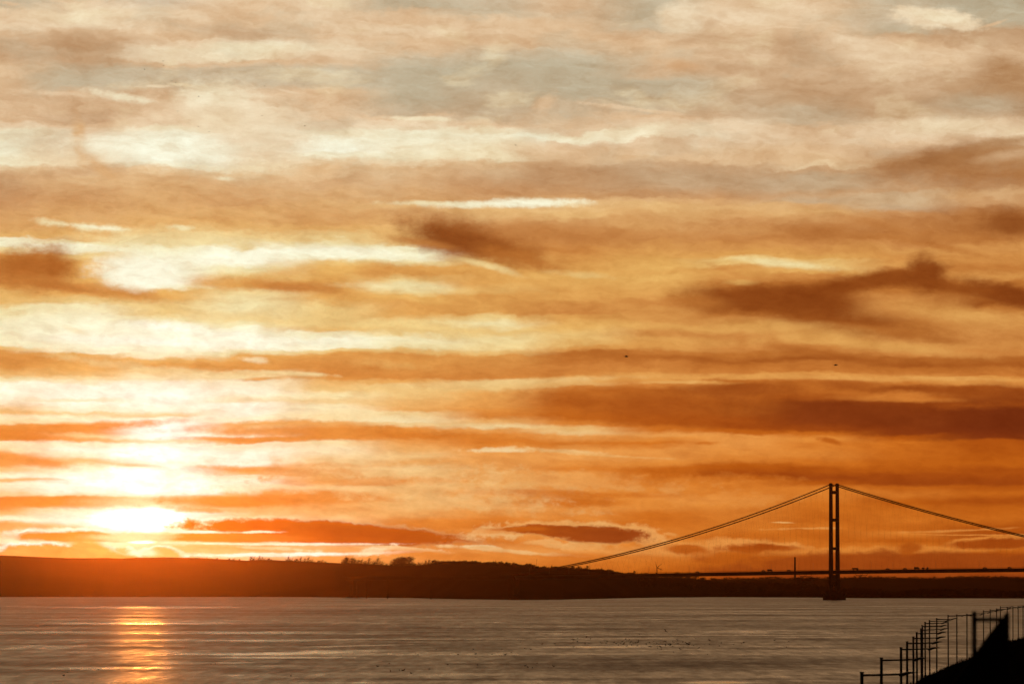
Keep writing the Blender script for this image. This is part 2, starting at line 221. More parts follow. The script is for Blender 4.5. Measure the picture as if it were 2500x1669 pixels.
# the glow round the sun behind thin cloud
B(345,1110,95,16,0,10.6,.8,.9,1.2); B(365,1178,150,30,2,10.8,.5,.97,1.2); B(345,1262,170,28,0,10,.8,.8,1)
B(345,1268,105,33,0,12.5,.35,1,.8)
B(120,1225,200,11,-1,5.6,.5,.95,1); B(360,1222,120,13,-1,8.4,.9,.9,.8); B(560,1224,160,12,2,5.6,.5,.9,1.4)
B(500,1243,60,6,2,6.4,.7,.8,3)
# banded clouds with lit rims on the horizon
B(175,1305,150,17,-1,9.6,.22,1,1); B(178,1309,140,13,-1,5.6,.25,1,1)
B(345,1309,110,9,0,8.6,.7,.9,.8)
B(700,1302,300,34,1,9,.12,.8,.7)
B(800,1298.5,334,29,3,8.2,.2,.95,1.1); B(800,1300,326,27,3,3.7,.14,1,.9); B(560,1312,190,11,0,5,.25,1,.8)
B(900,1304,220,22,3,2.6,.9,1,.6); B(500,1300,50,3,1,9.4,.5,1,2); B(628,1299,50,3,0,9.2,.5,1,2)
B(348,1325,60,14,0,8.6,.8,.8,.6); B(348,1322,33,5,0,14,.3,1,0,False,(1.9,1.7,1.3)); B(345,1310,78,10,0,8.4,.5,.9,.5)
B(690,1333,280,9,1,7.4,.5,.9,1); B(660,1326,240,3,0,9.3,.6,1,2.5); B(690,1352,270,4,-1,9.6,.6,1,2.5); B(905,1344,50,10,-8,8.4,.5,.9,3.5)
B(640,1335,90,4,3,8.4,.5,.7,3.5)
B(120,1352,190,28,0,9.9,.14,1,1.2); B(130,1360,190,28,1,6.6,.2,1,1.2); B(250,1362,100,30,25,6.8,.3,1,.8)
B(396,1356,52,26,0,9.8,.2,1,.9); B(396,1362,48,25,0,7.4,.25,1,.9); B(345,1350,34,9,0,9.4,.7,.8,1.5)
B(1150,1336,60,5,3,8,.5,.85,3.5); B(1240,1345,150,5,4,7.2,.5,.85,3); B(1000,1340,90,4,6,7.6,.5,.8,3.5); B(1060,1355,120,9,4,5.0,.6,.8,1)
B(1215,1297,75,14,-4,7.2,.5,.9,4); B(1210,1296,50,7,-2,5,.7,.7,3)
B(1370,1292,135,22,2,6.4,.25,.9,1.5); B(1480,1301,120,27,3,6.6,.25,.9,1.6); B(1560,1305,60,22,10,6.2,.3,.8,2.6); B(1370,1295,118,15,2,1.9,.25,1,1.5); B(1455,1303,115,20,3,1.4,.25,1,1.5); B(1500,1310,74,17,2,1.1,.3,1,1.5); B(1262,1290,60,5,-1,3,.5,.9,2)
B(1330,1326,55,8,8,6.6,.5,.8,4); B(1420,1334,60,9,0,6.8,.5,.7,4); B(1640,1304,16,4,5,6,.5,.8,2)
B(1560,1345,150,14,0,5.9,.6,.7,3); B(1500,1362,170,10,2,4.2,.7,.8,1)
B(1690,1338,55,16,0,5.6,.4,.9,1.6); B(1680,1341,46,12,0,2.6,.4,.95,1.4)
B(1800,1332,80,16,5,5.6,.4,.9,2); B(1860,1336,110,17,3,5.6,.25,.95,1.4); B(1862,1342,102,13,2,2.1,.3,1,1.3); B(1800,1362,90,16,0,2.8,.6,.8,1.6)
B(2150,1345,260,10,-1,4.9,.5,.9,2); B(2220,1380,420,32,0,1.5,.25,.9,1.1); B(2218,1340,26,16,0,2.4,.4,.9,1.5)
B(2420,1324,120,17,-1,5,.25,.9,1.4); B(2425,1328,112,13,-1,1.9,.3,1,1.3); B(2470,1290,50,6,2,2.4,.7,.8,1.5)
B(1914,1277,24,1.6,2,6.6,.5,.9,1); B(1968,1292,60,2.5,-1,5.8,.7,.8,3); B(2340,1293,110,2.5,-2,5.4,.7,.8,2); B(2380,1305,130,1.6,1,5.2,.7,.8,1.5)

# fibrous brightness variation everywhere in the cloud deck
slant = M('MULTIPLY_ADD', U1, -.10, V1)
fib = NOISE(XYZ(M('MULTIPLY', U1, .16), slant, 5.5), 5.5, 7, .62)
fib2 = M('ABSOLUTE', M('SUBTRACT', NOISE(XYZ(M('MULTIPLY', U1, .5), V1, 8.5), 2.6, 6, .6), .5))
mot = NOISE(XYZ(M('MULTIPLY', U, .6), V, 2.2), 1.7, 6, .58)
gain = M('ADD', M('ADD', SM(fib, .25, .75, .90, 1.10, 'LINEAR'), SM(fib2, .0, .16, .07, -.03, 'LINEAR')), SM(mot, .28, .72, -.11, .11, 'LINEAR'))
veil = NOISE(XYZ(M('MULTIPLY_ADD', V, .35, M('MULTIPLY', U, .42)), M('MULTIPLY_ADD', U, -.06, V), 12.4), .95, 5, .54, dist=.25)
# the wide sky outside the sunset is the physical sky at dusk
sky = nd('ShaderNodeTexSky'); sky.sky_type = 'NISHITA'; sky.sun_disc = False
sky.sun_elevation = R(SUN_EL); sky.sun_rotation = R(SUN_AZ); sky.air_density = 1.4; sky.dust_density = 3.0
wide = MIX(1., sky.outputs[0], (.026, .017, .011, 1), 'MULTIPLY')
absaz = M('ABSOLUTE', M('ADD', AZ, 1.))
keep = M('MULTIPLY', SM(absaz, 14., 70., 1., 0.), SM(EL, 8., 30., 1., 0.))
def BG(c):
    n = nd('ShaderNodeBackground'); LK.new(c, n.inputs[0]); return n.outputs[0]
def MS(f, a, b):
    n = nd('ShaderNodeMixShader'); LK.new(f, n.inputs[0]); LK.new(a, n.inputs[1]); LK.new(b, n.inputs[2]); return n.outputs[0]
# the cloud deck is drawn patch by patch (a patch of sky only pays for its own clouds)
XB = [(-1e6, 600), (600, 1200), (1200, 1800), (1800, 1e6)]
xs = sorted(COLS)
def patch(seg, xi):
    """one patch of the cloud deck as a node group"""
    global NT, N, LK
    keepers = (NT, N, LK)
    y0, y1 = BREAKS[seg]; x0, x1 = XB[xi]
    g = bpy.data.node_groups.new('clouds', 'ShaderNodeTree')
    for nm, ty in (('U', 'NodeSocketFloat'), ('V', 'NodeSocketFloat'), ('P', 'NodeSocketVector'), ('R', 'NodeSocketFloat'), ('G', 'NodeSocketFloat'), ('W', 'NodeSocketColor'), ('K', 'NodeSocketFloat'), ('H', 'NodeSocketFloat')):
        g.interface.new_socket(nm, in_out='INPUT', socket_type=ty)
    g.interface.new_socket('C', in_out='OUTPUT', socket_type='NodeSocketColor')
    NT, N, LK = g, g.nodes, g.links
    gi = nd('NodeGroupInput'); go = nd('NodeGroupOutput'); u, v, p, rg, gn, wd, kp, hh = gi.outputs[:8]
    fv = SM(v, y0 / 100, y1 / 100, 0., 1., 'LINEAR')
    use = [x for i, x in enumerate(xs) if (xs[min(i + 1, len(xs) - 1)] > x0 and xs[max(i - 1, 0)] < x1)]
    cur = None
    for i, x in enumerate(use):
        r = column(COLS[x], seg, x)
        if cur is None: LK.new(fv, r.inputs[0]); cur = r.outputs[0]
        else:
            f = SM(u, use[i - 1] / 100, x / 100); LK.new(fv, r.inputs[0]); cur = MIX(f, cur, r.outputs[0])
    if seg < 2:      # thin high veils: grey and cream patches drifting through the upper deck
        fade = SM(v, 2.4, 6., 1., 0.)
        cur = MIX(M('MULTIPLY', fade, SM(hh, .50, .66, 0., .34)), cur, (*hexc('bcac8e'), 1))
        cur = MIX(M('MULTIPLY', fade, SM(hh, .44, .32, 0., .36)), cur, (*hexc('eed8ac'), 1))
    for cx, cy, a, b, ang, soft, op, k, c in CLOUDS:
        e = 1 + soft + .75 * k; ca, sa = abs(math.cos(R(ang))), abs(math.sin(R(ang)))
        hx = e * math.hypot(a * ca, b * sa) + 95; hy = e * math.hypot(a * sa, b * ca) + 38
        if cy + hy < y0 or cy - hy > y1 or cx + hx < x0 or cx - hx > x1: continue
        va = nd('ShaderNodeVectorMath', operation='MULTIPLY_ADD')   # ties each cloud to the one before it, so they evaluate in order
        LK.new(cur, va.inputs[0]); va.inputs[1].default_value = (1e-9, 1e-9, 1e-9); LK.new(p, va.inputs[2])
        mp = nd('ShaderNodeMapping', vector_type='TEXTURE'); LK.new(va.outputs[0], mp.inputs[0])
        mp.inputs['Location'].default_value = (cx / 100, cy / 100, 0)
        mp.inputs['Rotation'].default_value = (0, 0, R(ang)); mp.inputs['Scale'].default_value = (a / 100, b / 100, 1)
        ln = nd('ShaderNodeVectorMath', operation='LENGTH'); LK.new(mp.outputs[0], ln.inputs[0])
        cur = MIX(SM(M('MULTIPLY_ADD', rg, k, ln.outputs['Value']), 1 + soft, max(0., 1 - soft), 0., op), cur, (*c, 1))
    cur = MIX(1., cur, XYZ(M('POWER', gn, .8), M('POWER', gn, 1.25), M('POWER', gn, 1.7)), 'MULTIPLY')
    LK.new(MIX(kp, wd, cur), go.inputs[0])
    NT, N, LK = keepers
    n = nd('ShaderNodeGroup'); n.node_tree = g
    for i, q in enumerate((U1, V1, PV, RAG, gain, wide, keep, veil)): LK.new(q, n.inputs[i])
    return BG(n.outputs[0])
rowsh = []
for seg in range(4):
    q = [patch(seg, xi) for xi in range(4)]
    mid = M('GREATER_THAN', U1, 12.)
    rowsh.append(MS(mid, MS(M('GREATER_THAN', U1, 6.), q[0], q[1]), MS(M('GREATER_THAN', U1, 18.), q[2], q[3])))
chart = MS(M('GREATER_THAN', V1, 7.6), MS(M('GREATER_THAN', V1, 3.45), rowsh[0], rowsh[1]), MS(M('GREATER_THAN', V1, 10.85), rowsh[2], rowsh[3]))
out = nd('ShaderNodeOutputWorld'); LK.new(MS(M('GREATER_THAN', keep, 0.), BG(wide), chart), out.inputs[0])
W.cycles.sampling_method = 'MANUAL'; W.cycles.sample_map_resolution = 2048

sl = bpy.data.lights.new("sun", 'SUN'); sl.energy = 0.072; sl.angle = R(.5); sl.color = (1., .28, .04)
so = bpy.data.objects.new("sun", sl); S.collection.objects.link(so)
sd = Vector((math.sin(R(SUN_AZ)) * math.cos(R(SUN_EL)), math.cos(R(SUN_AZ)) * math.cos(R(SUN_EL)), math.sin(R(SUN_EL))))
so.rotation_euler = sd.to_track_quat('Z', 'Y').to_euler(); so.location = (0, 0, 400)
S.cycles.volume_bounces = 0
HAZE_DENSITY, HAZE_G = 8.5e-6, .972

# ------------------------------------------------------------------ helpers
C = S.collection
def mat(name, col, rough=.8, metal=0., var=.25, scale=1.):
    m = bpy.data.materials.new(name); m.use_nodes = True
    t = m.node_tree; b = t.nodes['Principled BSDF']
    b.inputs['Roughness'].default_value = rough
    if rough > .78: b.inputs['Specular IOR Level'].default_value = 0
    b.inputs['Metallic'].default_value = metal
    n = t.nodes.new('ShaderNodeTexNoise'); n.inputs['Scale'].default_value = scale; n.inputs['Detail'].default_value = 5
    c = t.nodes.new('ShaderNodeTexCoord'); t.links.new(c.outputs['Object'], n.inputs['Vector'])
    r = t.nodes.new('ShaderNodeValToRGB'); t.links.new(n.outputs['Fac'], r.inputs[0])
    r.color_ramp.elements[0].position = .3; r.color_ramp.elements[1].position = .7
    r.color_ramp.elements[0].color = (*[k * (1 - var) for k in col], 1)
    r.color_ramp.elements[1].color = (*[min(1, k * (1 + var)) for k in col], 1)
    t.links.new(r.outputs[0], b.inputs['Base Color'])
    return m
class MB:
    def __init__(s): s.v = []; s.f = []
    def add(s, vs, fs):
        o = len(s.v); s.v += [tuple(q) for q in vs]; s.f += [tuple(i + o for i in f) for f in fs]
    def box(s, a, b):
        (x0, y0, z0), (x1, y1, z1) = a, b
        s.add([(x0,y0,z0),(x1,y0,z0),(x1,y1,z0),(x0,y1,z0),(x0,y0,z1),(x1,y0,z1),(x1,y1,z1),(x0,y1,z1)],
              [(0,3,2,1),(4,5,6,7),(0,1,5,4),(1,2,6,5),(2,3,7,6),(3,0,4,7)])
    def tube(s, pts, rad, n=6, cap=True):
        pts = [Vector(p) for p in pts]; rings = []
        if not isinstance(rad, (list, tuple)): rad = [rad] * len(pts)
        for i, p in enumerate(pts):
            d = (pts[min(i + 1, len(pts) - 1)] - pts[max(i - 1, 0)]).normalized()
            ref = Vector((0, 0, 1)) if abs(d.z) < .9 else Vector((1, 0, 0))
            u = d.cross(ref).normalized(); w = u.cross(d)
            rings.append([p + (u * math.cos(6.28318 * k / n) + w * math.sin(6.28318 * k / n)) * rad[i] for k in range(n)])
        vs = [q for r in rings for q in r]; fs = []
        for i in range(len(pts) - 1):
            for k in range(n):
                a, b = i * n + k, i * n + (k + 1) % n
                fs.append((a, b, b + n, a + n))
        if cap: fs += [tuple(range(n))[::-1], tuple(range((len(pts) - 1) * n, len(pts) * n))]
        s.add(vs, fs)
    def prism(s, poly, off):
        off = Vector(off); n = len(poly); a = [Vector(p) for p in poly]; b = [p + off for p in a]
        s.add(a + b, [tuple(range(n))[::-1], tuple(range(n, 2 * n))] + [(i, (i + 1) % n, (i + 1) % n + n, i + n) for i in range(n)])
    def loft(s, rings):
        n = len(rings[0]); vs = [q for r in rings for q in r]; fs = []
        for i in range(len(rings) - 1):
            for k in range(n):
                a, b = i * n + k, i * n + (k + 1) % n
                fs.append((a, b, b + n, a + n))
        fs += [tuple(range(n))[::-1], tuple(range((len(rings) - 1) * n, len(rings) * n))]
        s.add(vs, fs)
    def build(s, name, m, parent=None, smooth=False, loc=None):
        me = bpy.data.meshes.new(name); me.from_pydata(s.v, [], s.f); me.update()
        if smooth: me.shade_smooth()
        me.materials.append(m)
        o = bpy.data.objects.new(name, me); C.objects.link(o)
        if parent: o.parent = parent
        if loc: o.location = loc
        return o
def tag(o, label=None, cat=None, group=None, kind=None):
    if label: o['label'] = label
    if cat: o['category'] = cat
    if group: o['group'] = group
    if kind: o['kind'] = kind
    return o
def empty(name, loc, rz=0):
    o = bpy.data.objects.new(name, None); C.objects.link(o); o.location = loc; o.rotation_euler = (0, 0, rz); return o
def copy_tree(o, parent=None):
    c = o.copy(); C.objects.link(c); c.parent = parent
    for ch in list(o.children): copy_tree(ch, c)
    return c
def interp(pts, x):
    if x <= pts[0][0]: return pts[0][1]
    for (a, p), (b, q) in zip(pts, pts[1:]):
        if a <= x <= b: return p + (q - p) * (x - a) / (b - a)
    return pts[-1][1]
def vnoise(x, seed=0):
    i = math.floor(x); t = x - i; t = t * t * (3 - 2 * t)
    def h(n): return (math.sin((n + seed * 17.3) * 127.1) * 43758.5453) % 1.0
    return h(i) * (1 - t) + h(i + 1) * t - .5

STEEL = mat('reddish_steel', (.045, .010, .007), .85, 0, .2, .3)  # dark steel, tinted red all over
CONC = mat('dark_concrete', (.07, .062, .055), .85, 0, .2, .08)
DARK = mat('silhouette_concrete', (.024, .014, .008), .9, 0, .2, .1)  # shade put into the colour: approach and anchorage darkened to merge with the hill
PAINT = mat('dark_paint', (.06, .06, .065), .45, 0, .2, 1.)
GALV = mat('galvanised_steel', (.10, .10, .10), .55, .6, .2, 2.)
BARK = mat('bark', (.05, .038, .028), .9, 0, .3, 1.)
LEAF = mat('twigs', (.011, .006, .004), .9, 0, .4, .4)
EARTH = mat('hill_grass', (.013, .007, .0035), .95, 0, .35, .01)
MUD = mat('river_mud', (.07, .055, .04), .8, 0, .2, .02)
FEATH = mat('dark_feathers', (.045, .042, .04), .8, 0, .3, 8.)
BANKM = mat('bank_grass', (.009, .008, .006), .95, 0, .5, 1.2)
ROAD = mat('asphalt', (.05, .05, .05), .9, 0, .15, .8)
FRAMEM = mat('dark_painted_metal', (.035, .024, .018), .9, 0, .4, 3.)
TYRE = mat('tyre_rubber', (.02, .02, .02), .9, 0, .1, 5.)

# ------------------------------------------------------------------ water
wm = bpy.data.materials.new('estuary_water'); wm.use_nodes = True
NT = wm.node_tree; N = NT.nodes; LK = NT.links
bs = N['Principled BSDF']; bs.inputs['IOR'].default_value = 1.33
bs.inputs['Base Color'].default_value = (.34, .12, .05, 1)
wc = nd('ShaderNodeTexCoord'); ps = nd('ShaderNodeSeparateXYZ'); LK.new(wc.outputs['Object'], ps.inputs[0])
wx, wy, _ = ps.outputs
# long lines of ruffled and slick water lying across the tide
wn = NOISE(XYZ(M('MULTIPLY', wx, .0011), M('MULTIPLY', wy, .0016), 1.), 1., 3, .6)
big = NOISE(XYZ(M('MULTIPLY', wx, .0034), M('MULTIPLY', wy, .0050), 1.), 1., 5, .62)
lines = NOISE(XYZ(M('MULTIPLY', wx, .014), M('MULTIPLY', wy, .018), 4.), 1., 5, .65)
chop = NOISE(XYZ(M('MULTIPLY', wx, .30), M('MULTIPLY', wy, .028), 2.), 1., 5, .75)
chop2 = NOISE(XYZ(M('MULTIPLY', wx, .09), M('MULTIPLY', wy, .009), 7.), 1., 5, .7)
# bands of calm and ruffled water, by distance out (0 calm .. 1 ruffled)
dist = M('ADD', M('DIVIDE', 2497.5, wy), M('MULTIPLY', M('SUBTRACT', wn, .5), M('MULTIPLY', M('DIVIDE', 2497.5, wy), .09)))
dist = M('DIVIDE', M('MULTIPLY', dist, 100), 1000)
rr = nd('ShaderNodeValToRGB'); LK.new(M('DIVIDE', dist, 25.), rr.inputs[0]); cr = rr.color_ramp
bands = [(29,.7),(36,.7),(38,.02),(48,.1),(51,.5),(54,.5),(57,.12),(72,.15),(76,.6),(88,.62),(96,.4),(112,.45),(116,.55),(122,.5),(148,.62),(160,.5),(180,.58),(205,.5),(222,.62),(230,.85),(236,.3),(250,.35)]
for i, (q, v) in enumerate(bands):
    e = cr.elements[0] if i == 0 else (cr.elements[len(cr.elements) - 1] if i == len(bands) - 1 else cr.elements.new(q / 250))
    e.position = q / 250; e.color = (v, v, v, 1)
bsep = nd('ShaderNodeSeparateColor'); LK.new(rr.outputs[0], bsep.inputs[0])
mixn = M('MULTIPLY_ADD', M('SUBTRACT', big, .5), 1.5, M('MULTIPLY', M('SUBTRACT', lines, .5), 1.3))
mixn = M('MULTIPLY_ADD', M('SUBTRACT', chop, .5), 1.3, M('MULTIPLY_ADD', M('SUBTRACT', chop2, .5), 1.1, mixn))
mixn = M('ADD', mixn, bsep.outputs[0])
wp = XYZ(wx, wy)
def slick(x, y, w, h, ang, v):
    """a patch of calm (v<0) or ruffled (v>0) water: print position, half width in m, half depth in m"""
    global mixn
    d = CAMZ / ((y - HZ) / FP); mp = nd('ShaderNodeMapping', vector_type='TEXTURE'); LK.new(wp, mp.inputs[0])
    mp.inputs['Location'].default_value = ((x - 1250) / FP * d, d, 0); mp.inputs['Rotation'].default_value = (0, 0, R(ang)); mp.inputs['Scale'].default_value = (w, h, 1)
    ln = nd('ShaderNodeVectorMath', operation='LENGTH'); LK.new(mp.outputs[0], ln.inputs[0])
    f = SM(M('ADD', ln.outputs['Value'], M('MULTIPLY', M('SUBTRACT', lines, .5), 1.6)), 1.5, .5, 0., v * .75)
    mixn = M('ADD', mixn, f)
for a_ in ((665,1603,15,20,75,-.5),(800,1590,16,60,-22,-.55),(900,1574,9,45,-20,-.6),(1080,1559,10,150,-65,-.45),(1480,1577,16,26,0,-.5),(1600,1574,14,18,0,-.4),(1810,1541,12,40,0,-.5),(1745,1664,8,12,0,-.8),
           (345,1482,80,240,0,-.5),(350,1520,50,70,0,-.6),(200,1543,120,60,0,-.4),(60,1577,25,40,0,-.5),(250,1630,22,16,35,-.5),(450,1618,20,16,35,-.5),(1400,1656,60,14,0,.35),(1750,1552,60,30,0,.3),(2000,1580,60,24,0,.3)):
    slick(*a_)
rough = SM(mixn, -.3, 1.25, .06, .58, 'LINEAR')
LK.new(rough, bs.inputs['Roughness'])
ripple = NOISE(XYZ(M('MULTIPLY', wx, .25), M('MULTIPLY', wy, .06), 6.), 1., 5, .7)
bp = nd('ShaderNodeBump'); bp.inputs['Strength'].default_value = .7; bp.inputs['Distance'].default_value = 1.2
LK.new(ripple, bp.inputs['Height']); LK.new(bp.outputs[0], bs.inputs['Normal'])
wb = MB(); wb.add([(-9000, 250, 0), (9000, 250, 0), (9000, 15500, 0), (-9000, 15500, 0)], [(0, 1, 2, 3)])
water = tag(wb.build('river_water', wm), kind='structure')

# ------------------------------------------------------------------ far land
RIDGE = [(-900,1340),(-300,1350),(0,1354.6),(80,1358),(165,1361.5),(300,1361.8),(400,1359),(510,1362),(600,1367),(640,1365.5),(730,1369),(835,1374),
 (925,1377),(960,1379),(1020,1379),(1060,1376),(1110,1374),(1147,1376),(1215,1379),(1266,1383),(1300,1386),(1360,1391),(1434,1392),(1467,1395),(1508,1401),
 (1553,1405),(1600,1407),(1660,1412),(1700,1416),(1747,1426),(1800,1431),(1896,1436),(2000,1440),(2100,1446),(2300,1447),(2600,1446),(3200,1446)]
SHORE = [(-900,8150),(600,8250),(820,8000),(1000,7600),(1140,6950),(1253,6720),(1370,6780),(1480,7250),(1620,7900),(1750,8100),(2000,7800),(2100,7450),(2600,7300),(3200,7300)]
hb = MB(); xsn = [-900 + 8 * i for i in range(int(4100 / 8) + 1)]; rows = []
for x in xsn:
    d0 = interp(SHORE, x); dr = d0 + 650; zr = P(x, interp(RIDGE, x), dr).z
    jit = vnoise(x / 37, 1) * 1.5 + vnoise(x / 11, 2) * .6
    zr = max(zr + jit * (0 if x < 200 else .6), 1.5)
    col = []
    for dd, k in ((-60, -.02), (0, .03), (60, .10), (160, .24), (300, .52), (450, .80), (650, 1.), (900, .93), (1500, .55), (3200, .2), (5600, .12)):
        d = d0 + dd + vnoise(x / 90, dd) * 25 * (dd > 0)
        z = zr * k + (vnoise(x / 23, dd + 5) * 2.2 if 60 <= dd <= 450 else 0)
        col.append((P(x, 1400, d).x, d, max(z, .15) if dd >= 0 else -.4))
    rows.append(col)
n = len(rows[0])
hb.v = [q for c in rows for q in c]
hb.f = [(i * n + j, (i + 1) * n + j, (i + 1) * n + j + 1, i * n + j + 1) for i in range(len(rows) - 1) for j in range(n - 1)]
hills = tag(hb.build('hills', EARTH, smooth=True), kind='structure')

FAR = [(1500,1412),(1600,1412),(1700,1413),(1747,1415),(1800,1413),(1881,1411.5),(1926,1412.5),(2000,1412),(2053,1411.5),(2090,1410),(2247,1411.5),(2292,1413.5),(2324,1410),(2381,1409),(2500,1411),(3300,1409)]
fb = MB(); rows = []
for i in range(300):
    x = 1450 + i * 6.2; zr = P(x, interp(FAR, x), 11500).z + vnoise(x / 14, 3) * 1.2 + vnoise(x / 5, 9) * .8
    rows.append([(P(x, 1400, 10600).x, 10600, 1), (P(x, 1400, 11000).x, 11000, zr * .5), (P(x, 1400, 11500).x, 11500, zr), (P(x, 1400, 13000).x, 13000, zr * .8), (P(x, 1400, 15000).x, 15000, 5)])
n = 5; fb.v = [q for c in rows for q in c]
fb.f = [(i * n + j, (i + 1) * n + j, (i + 1) * n + j + 1, i * n + j + 1) for i in range(len(rows) - 1) for j in range(n - 1)]
tag(fb.build('far_hills', EARTH, smooth=True), kind='structure')
# a mud bank at the foot of the hills
mb = MB(); rows = []
for i in range(200):
    x = 620 + i * 4.4; w = max(0., math.sin(math.pi * i / 199)) ** .5
    y0 = interp(SHORE, x) - 20 - 40 * w - 60 * abs(vnoise(i / 9, 4)) * w
    rows.append([(P(x, 1400, y0).x, y0, .04 if 0 < i < 199 else -.1), (P(x, 1400, interp(SHORE, x) + 10).x, interp(SHORE, x) + 10, .5)])
mb.v = [q for c in rows for q in c]; mb.f = [(i * 2, (i + 1) * 2, (i + 1) * 2 + 1, i * 2 + 1) for i in range(199)]
tag(mb.build('mud_bank', MUD), kind='structure')

# ------------------------------------------------------------------ trees
def crown_mb(h, w, nclump, nleaf, seed, sway=.15, base=.08, ls=(.35, .9)):
    rd = random.Random(seed); b = MB(); cl = []
    for i in range(nclump):
        t = rd.random(); z = h * (base + (1 - base) * t)
        rr = w * .5 * math.sin(math.pi * min(.95, .22 + .74 * t)) * (rd.random() ** .45)
        a = rd.random() * 6.283
        cl.append(Vector((rr * math.cos(a) + sway * z * .35, rr * math.sin(a), z)))
    for c in cl:
        r = rd.uniform(.08, .17) * w
        for k in range(nleaf):
            q = c + Vector((rd.gauss(0, r), rd.gauss(0, r), rd.gauss(0, r * .75)))
            s = rd.uniform(*ls); d1 = Vector((rd.gauss(0, 1), rd.gauss(0, 1), rd.gauss(0, 1))).normalized() * s
            d2 = Vector((rd.gauss(0, 1), rd.gauss(0, 1), rd.gauss(0, 1))).normalized() * s * .45
            b.add([q - d1, q + d2, q + d1], [(0, 1, 2)])
    return b, cl
def make_tree(name, h, w, nclump, nleaf, seed, **kw):
    root = empty(name, (0, 0, 0)); rd = random.Random(seed)
    cb, cl = crown_mb(h, w, nclump, int(nleaf * 1.7), seed, **kw)
    for c in cl:
        if rd.random() < .75:
            s0 = Vector((0, 0, h * rd.uniform(.2, .4)))
            mid = s0.lerp(c, .5) + Vector((0, 0, h * .05)); cb.tube([s0, mid, c], [.24, .13, .05], 4, False)
    tb = MB(); tb.tube([(0, 0, -2), (.05 * h * .2, 0, h * .25), (.06 * h * .4, 0, h * .55)], [.5, .36, .16], 7)
    tb.build('trunk', BARK, root); cb.build('crown', LEAF, root)
    return root
protos = [make_tree('bare_tree', 11, 10, 26, 16, 11, sway=.3), make_tree('bare_tree', 9, 11, 24, 14, 12, sway=.35), make_tree('bare_tree', 12, 8, 22, 18, 13, sway=.1),
          make_tree('bushy_tree', 11, 11, 30, 30, 14), make_tree('low_bush', 5, 8, 14, 22, 15, base=.05)]
used = [False] * 5
def ridge_pt(x, back=0):
    d = interp(SHORE, x) + 650 + back
    return Vector((P(x, 1400, d).x, d, P(x, interp(RIDGE, x), d - back).z))
def place_tree(k, x, sc, label, group, rz=None, loc=None, sx=1.4):
    sc *= random.uniform(.82, 1.12); x += random.uniform(-2.5, 2.5)
    if used[k]: o = copy_tree(protos[k])
    else: o = protos[k]; used[k] = True
    o.location = loc or ridge_pt(x) + Vector((0, -8, -2.2)); o.scale = (sc * sx, sc * sx, sc)
    o.rotation_euler = (0, 0, random.uniform(-.5, .5) if rz is None else rz)
    lab = {0: 'bare wind-leaning tree', 1: 'bare spreading tree', 2: 'tall thin bare tree', 3: 'dense dark tree', 4: 'low dark bush'}[k]
    tag(o, lab + ' ' + label, 'bush' if k == 4 else 'tree', group)
# (position, kind, size)
A = "on the glowing skyline just right of the sun"
for x, k, s in ((507,4,.5),(530,4,.7),(560,4,.8),(574,1,.6),(583,4,.7)):
    place_tree(k, x, s, 'standing ' + A, 'small trees on the skyline near the sun')
for x, k, s in ((612,2,.8),(620,1,1.0),(630,0,.95),(641,0,.75),(648,1,.6),(656,4,.9),(664,4,.7)):
    place_tree(k, x, s, 'in the first open clump on the hill ridge', 'trees of the first ridge clump')
for x, k, s in ((703,0,.85),(712,1,.8),(722,4,1.),(733,0,.8),(745,2,.6),(752,0,1.),(762,1,.9),(776,4,.8),(787,1,.7),(793,4,.6)):
    place_tree(k, x, s, 'in the middle straggling row along the hill ridge', 'trees of the middle ridge row')
for x, k, s in ((840,0,1.05),(848,3,1.05),(857,3,1.0),(866,3,.85),(875,3,.9),(884,0,1.0),(893,1,1.05),(901,0,1.0),(912,1,1.0),(921,0,1.05),(930,1,.95)):
    place_tree(k, x, s, 'in the thick clump at the notch of the ridge', 'trees of the thick ridge clump')
for x, k, s in ((945,4,.8),(956,1,.6),(965,3,1.2),(972,3,1.4),(981,3,1.35),(990,3,1.3),(998,3,1.35),(1007,1,.95),(1014,4,.8)):
    place_tree(k, x, s, 'in the tallest round clump on the skyline', 'trees of the tallest ridge clump')
for x, k, s in ((1022,0,.7),(1030,1,.85),(1038,0,.95),(1045,0,.8),(1052,4,.9)):
    place_tree(k, x, s, 'at the left end of the long wood', 'trees at the end of the long wood')
for i in range(34):
    x = 1395 + i * 6.2 + random.uniform(-2, 2); k = random.choice((0, 1, 2, 0, 4, 3))
    place_tree(k, x, random.uniform(.45, .8), 'on the falling ridge beneath the bridge cable', 'trees on the falling ridge under the cable')
for i in range(20):
    x = 1620 + i * 6.6 + random.uniform(-2, 2); k = random.choice((1, 3, 3, 0))
    place_tree(k, x, random.uniform(.75, 1.15), 'on the low ground below the bridge deck', 'trees on the low ground below the deck')

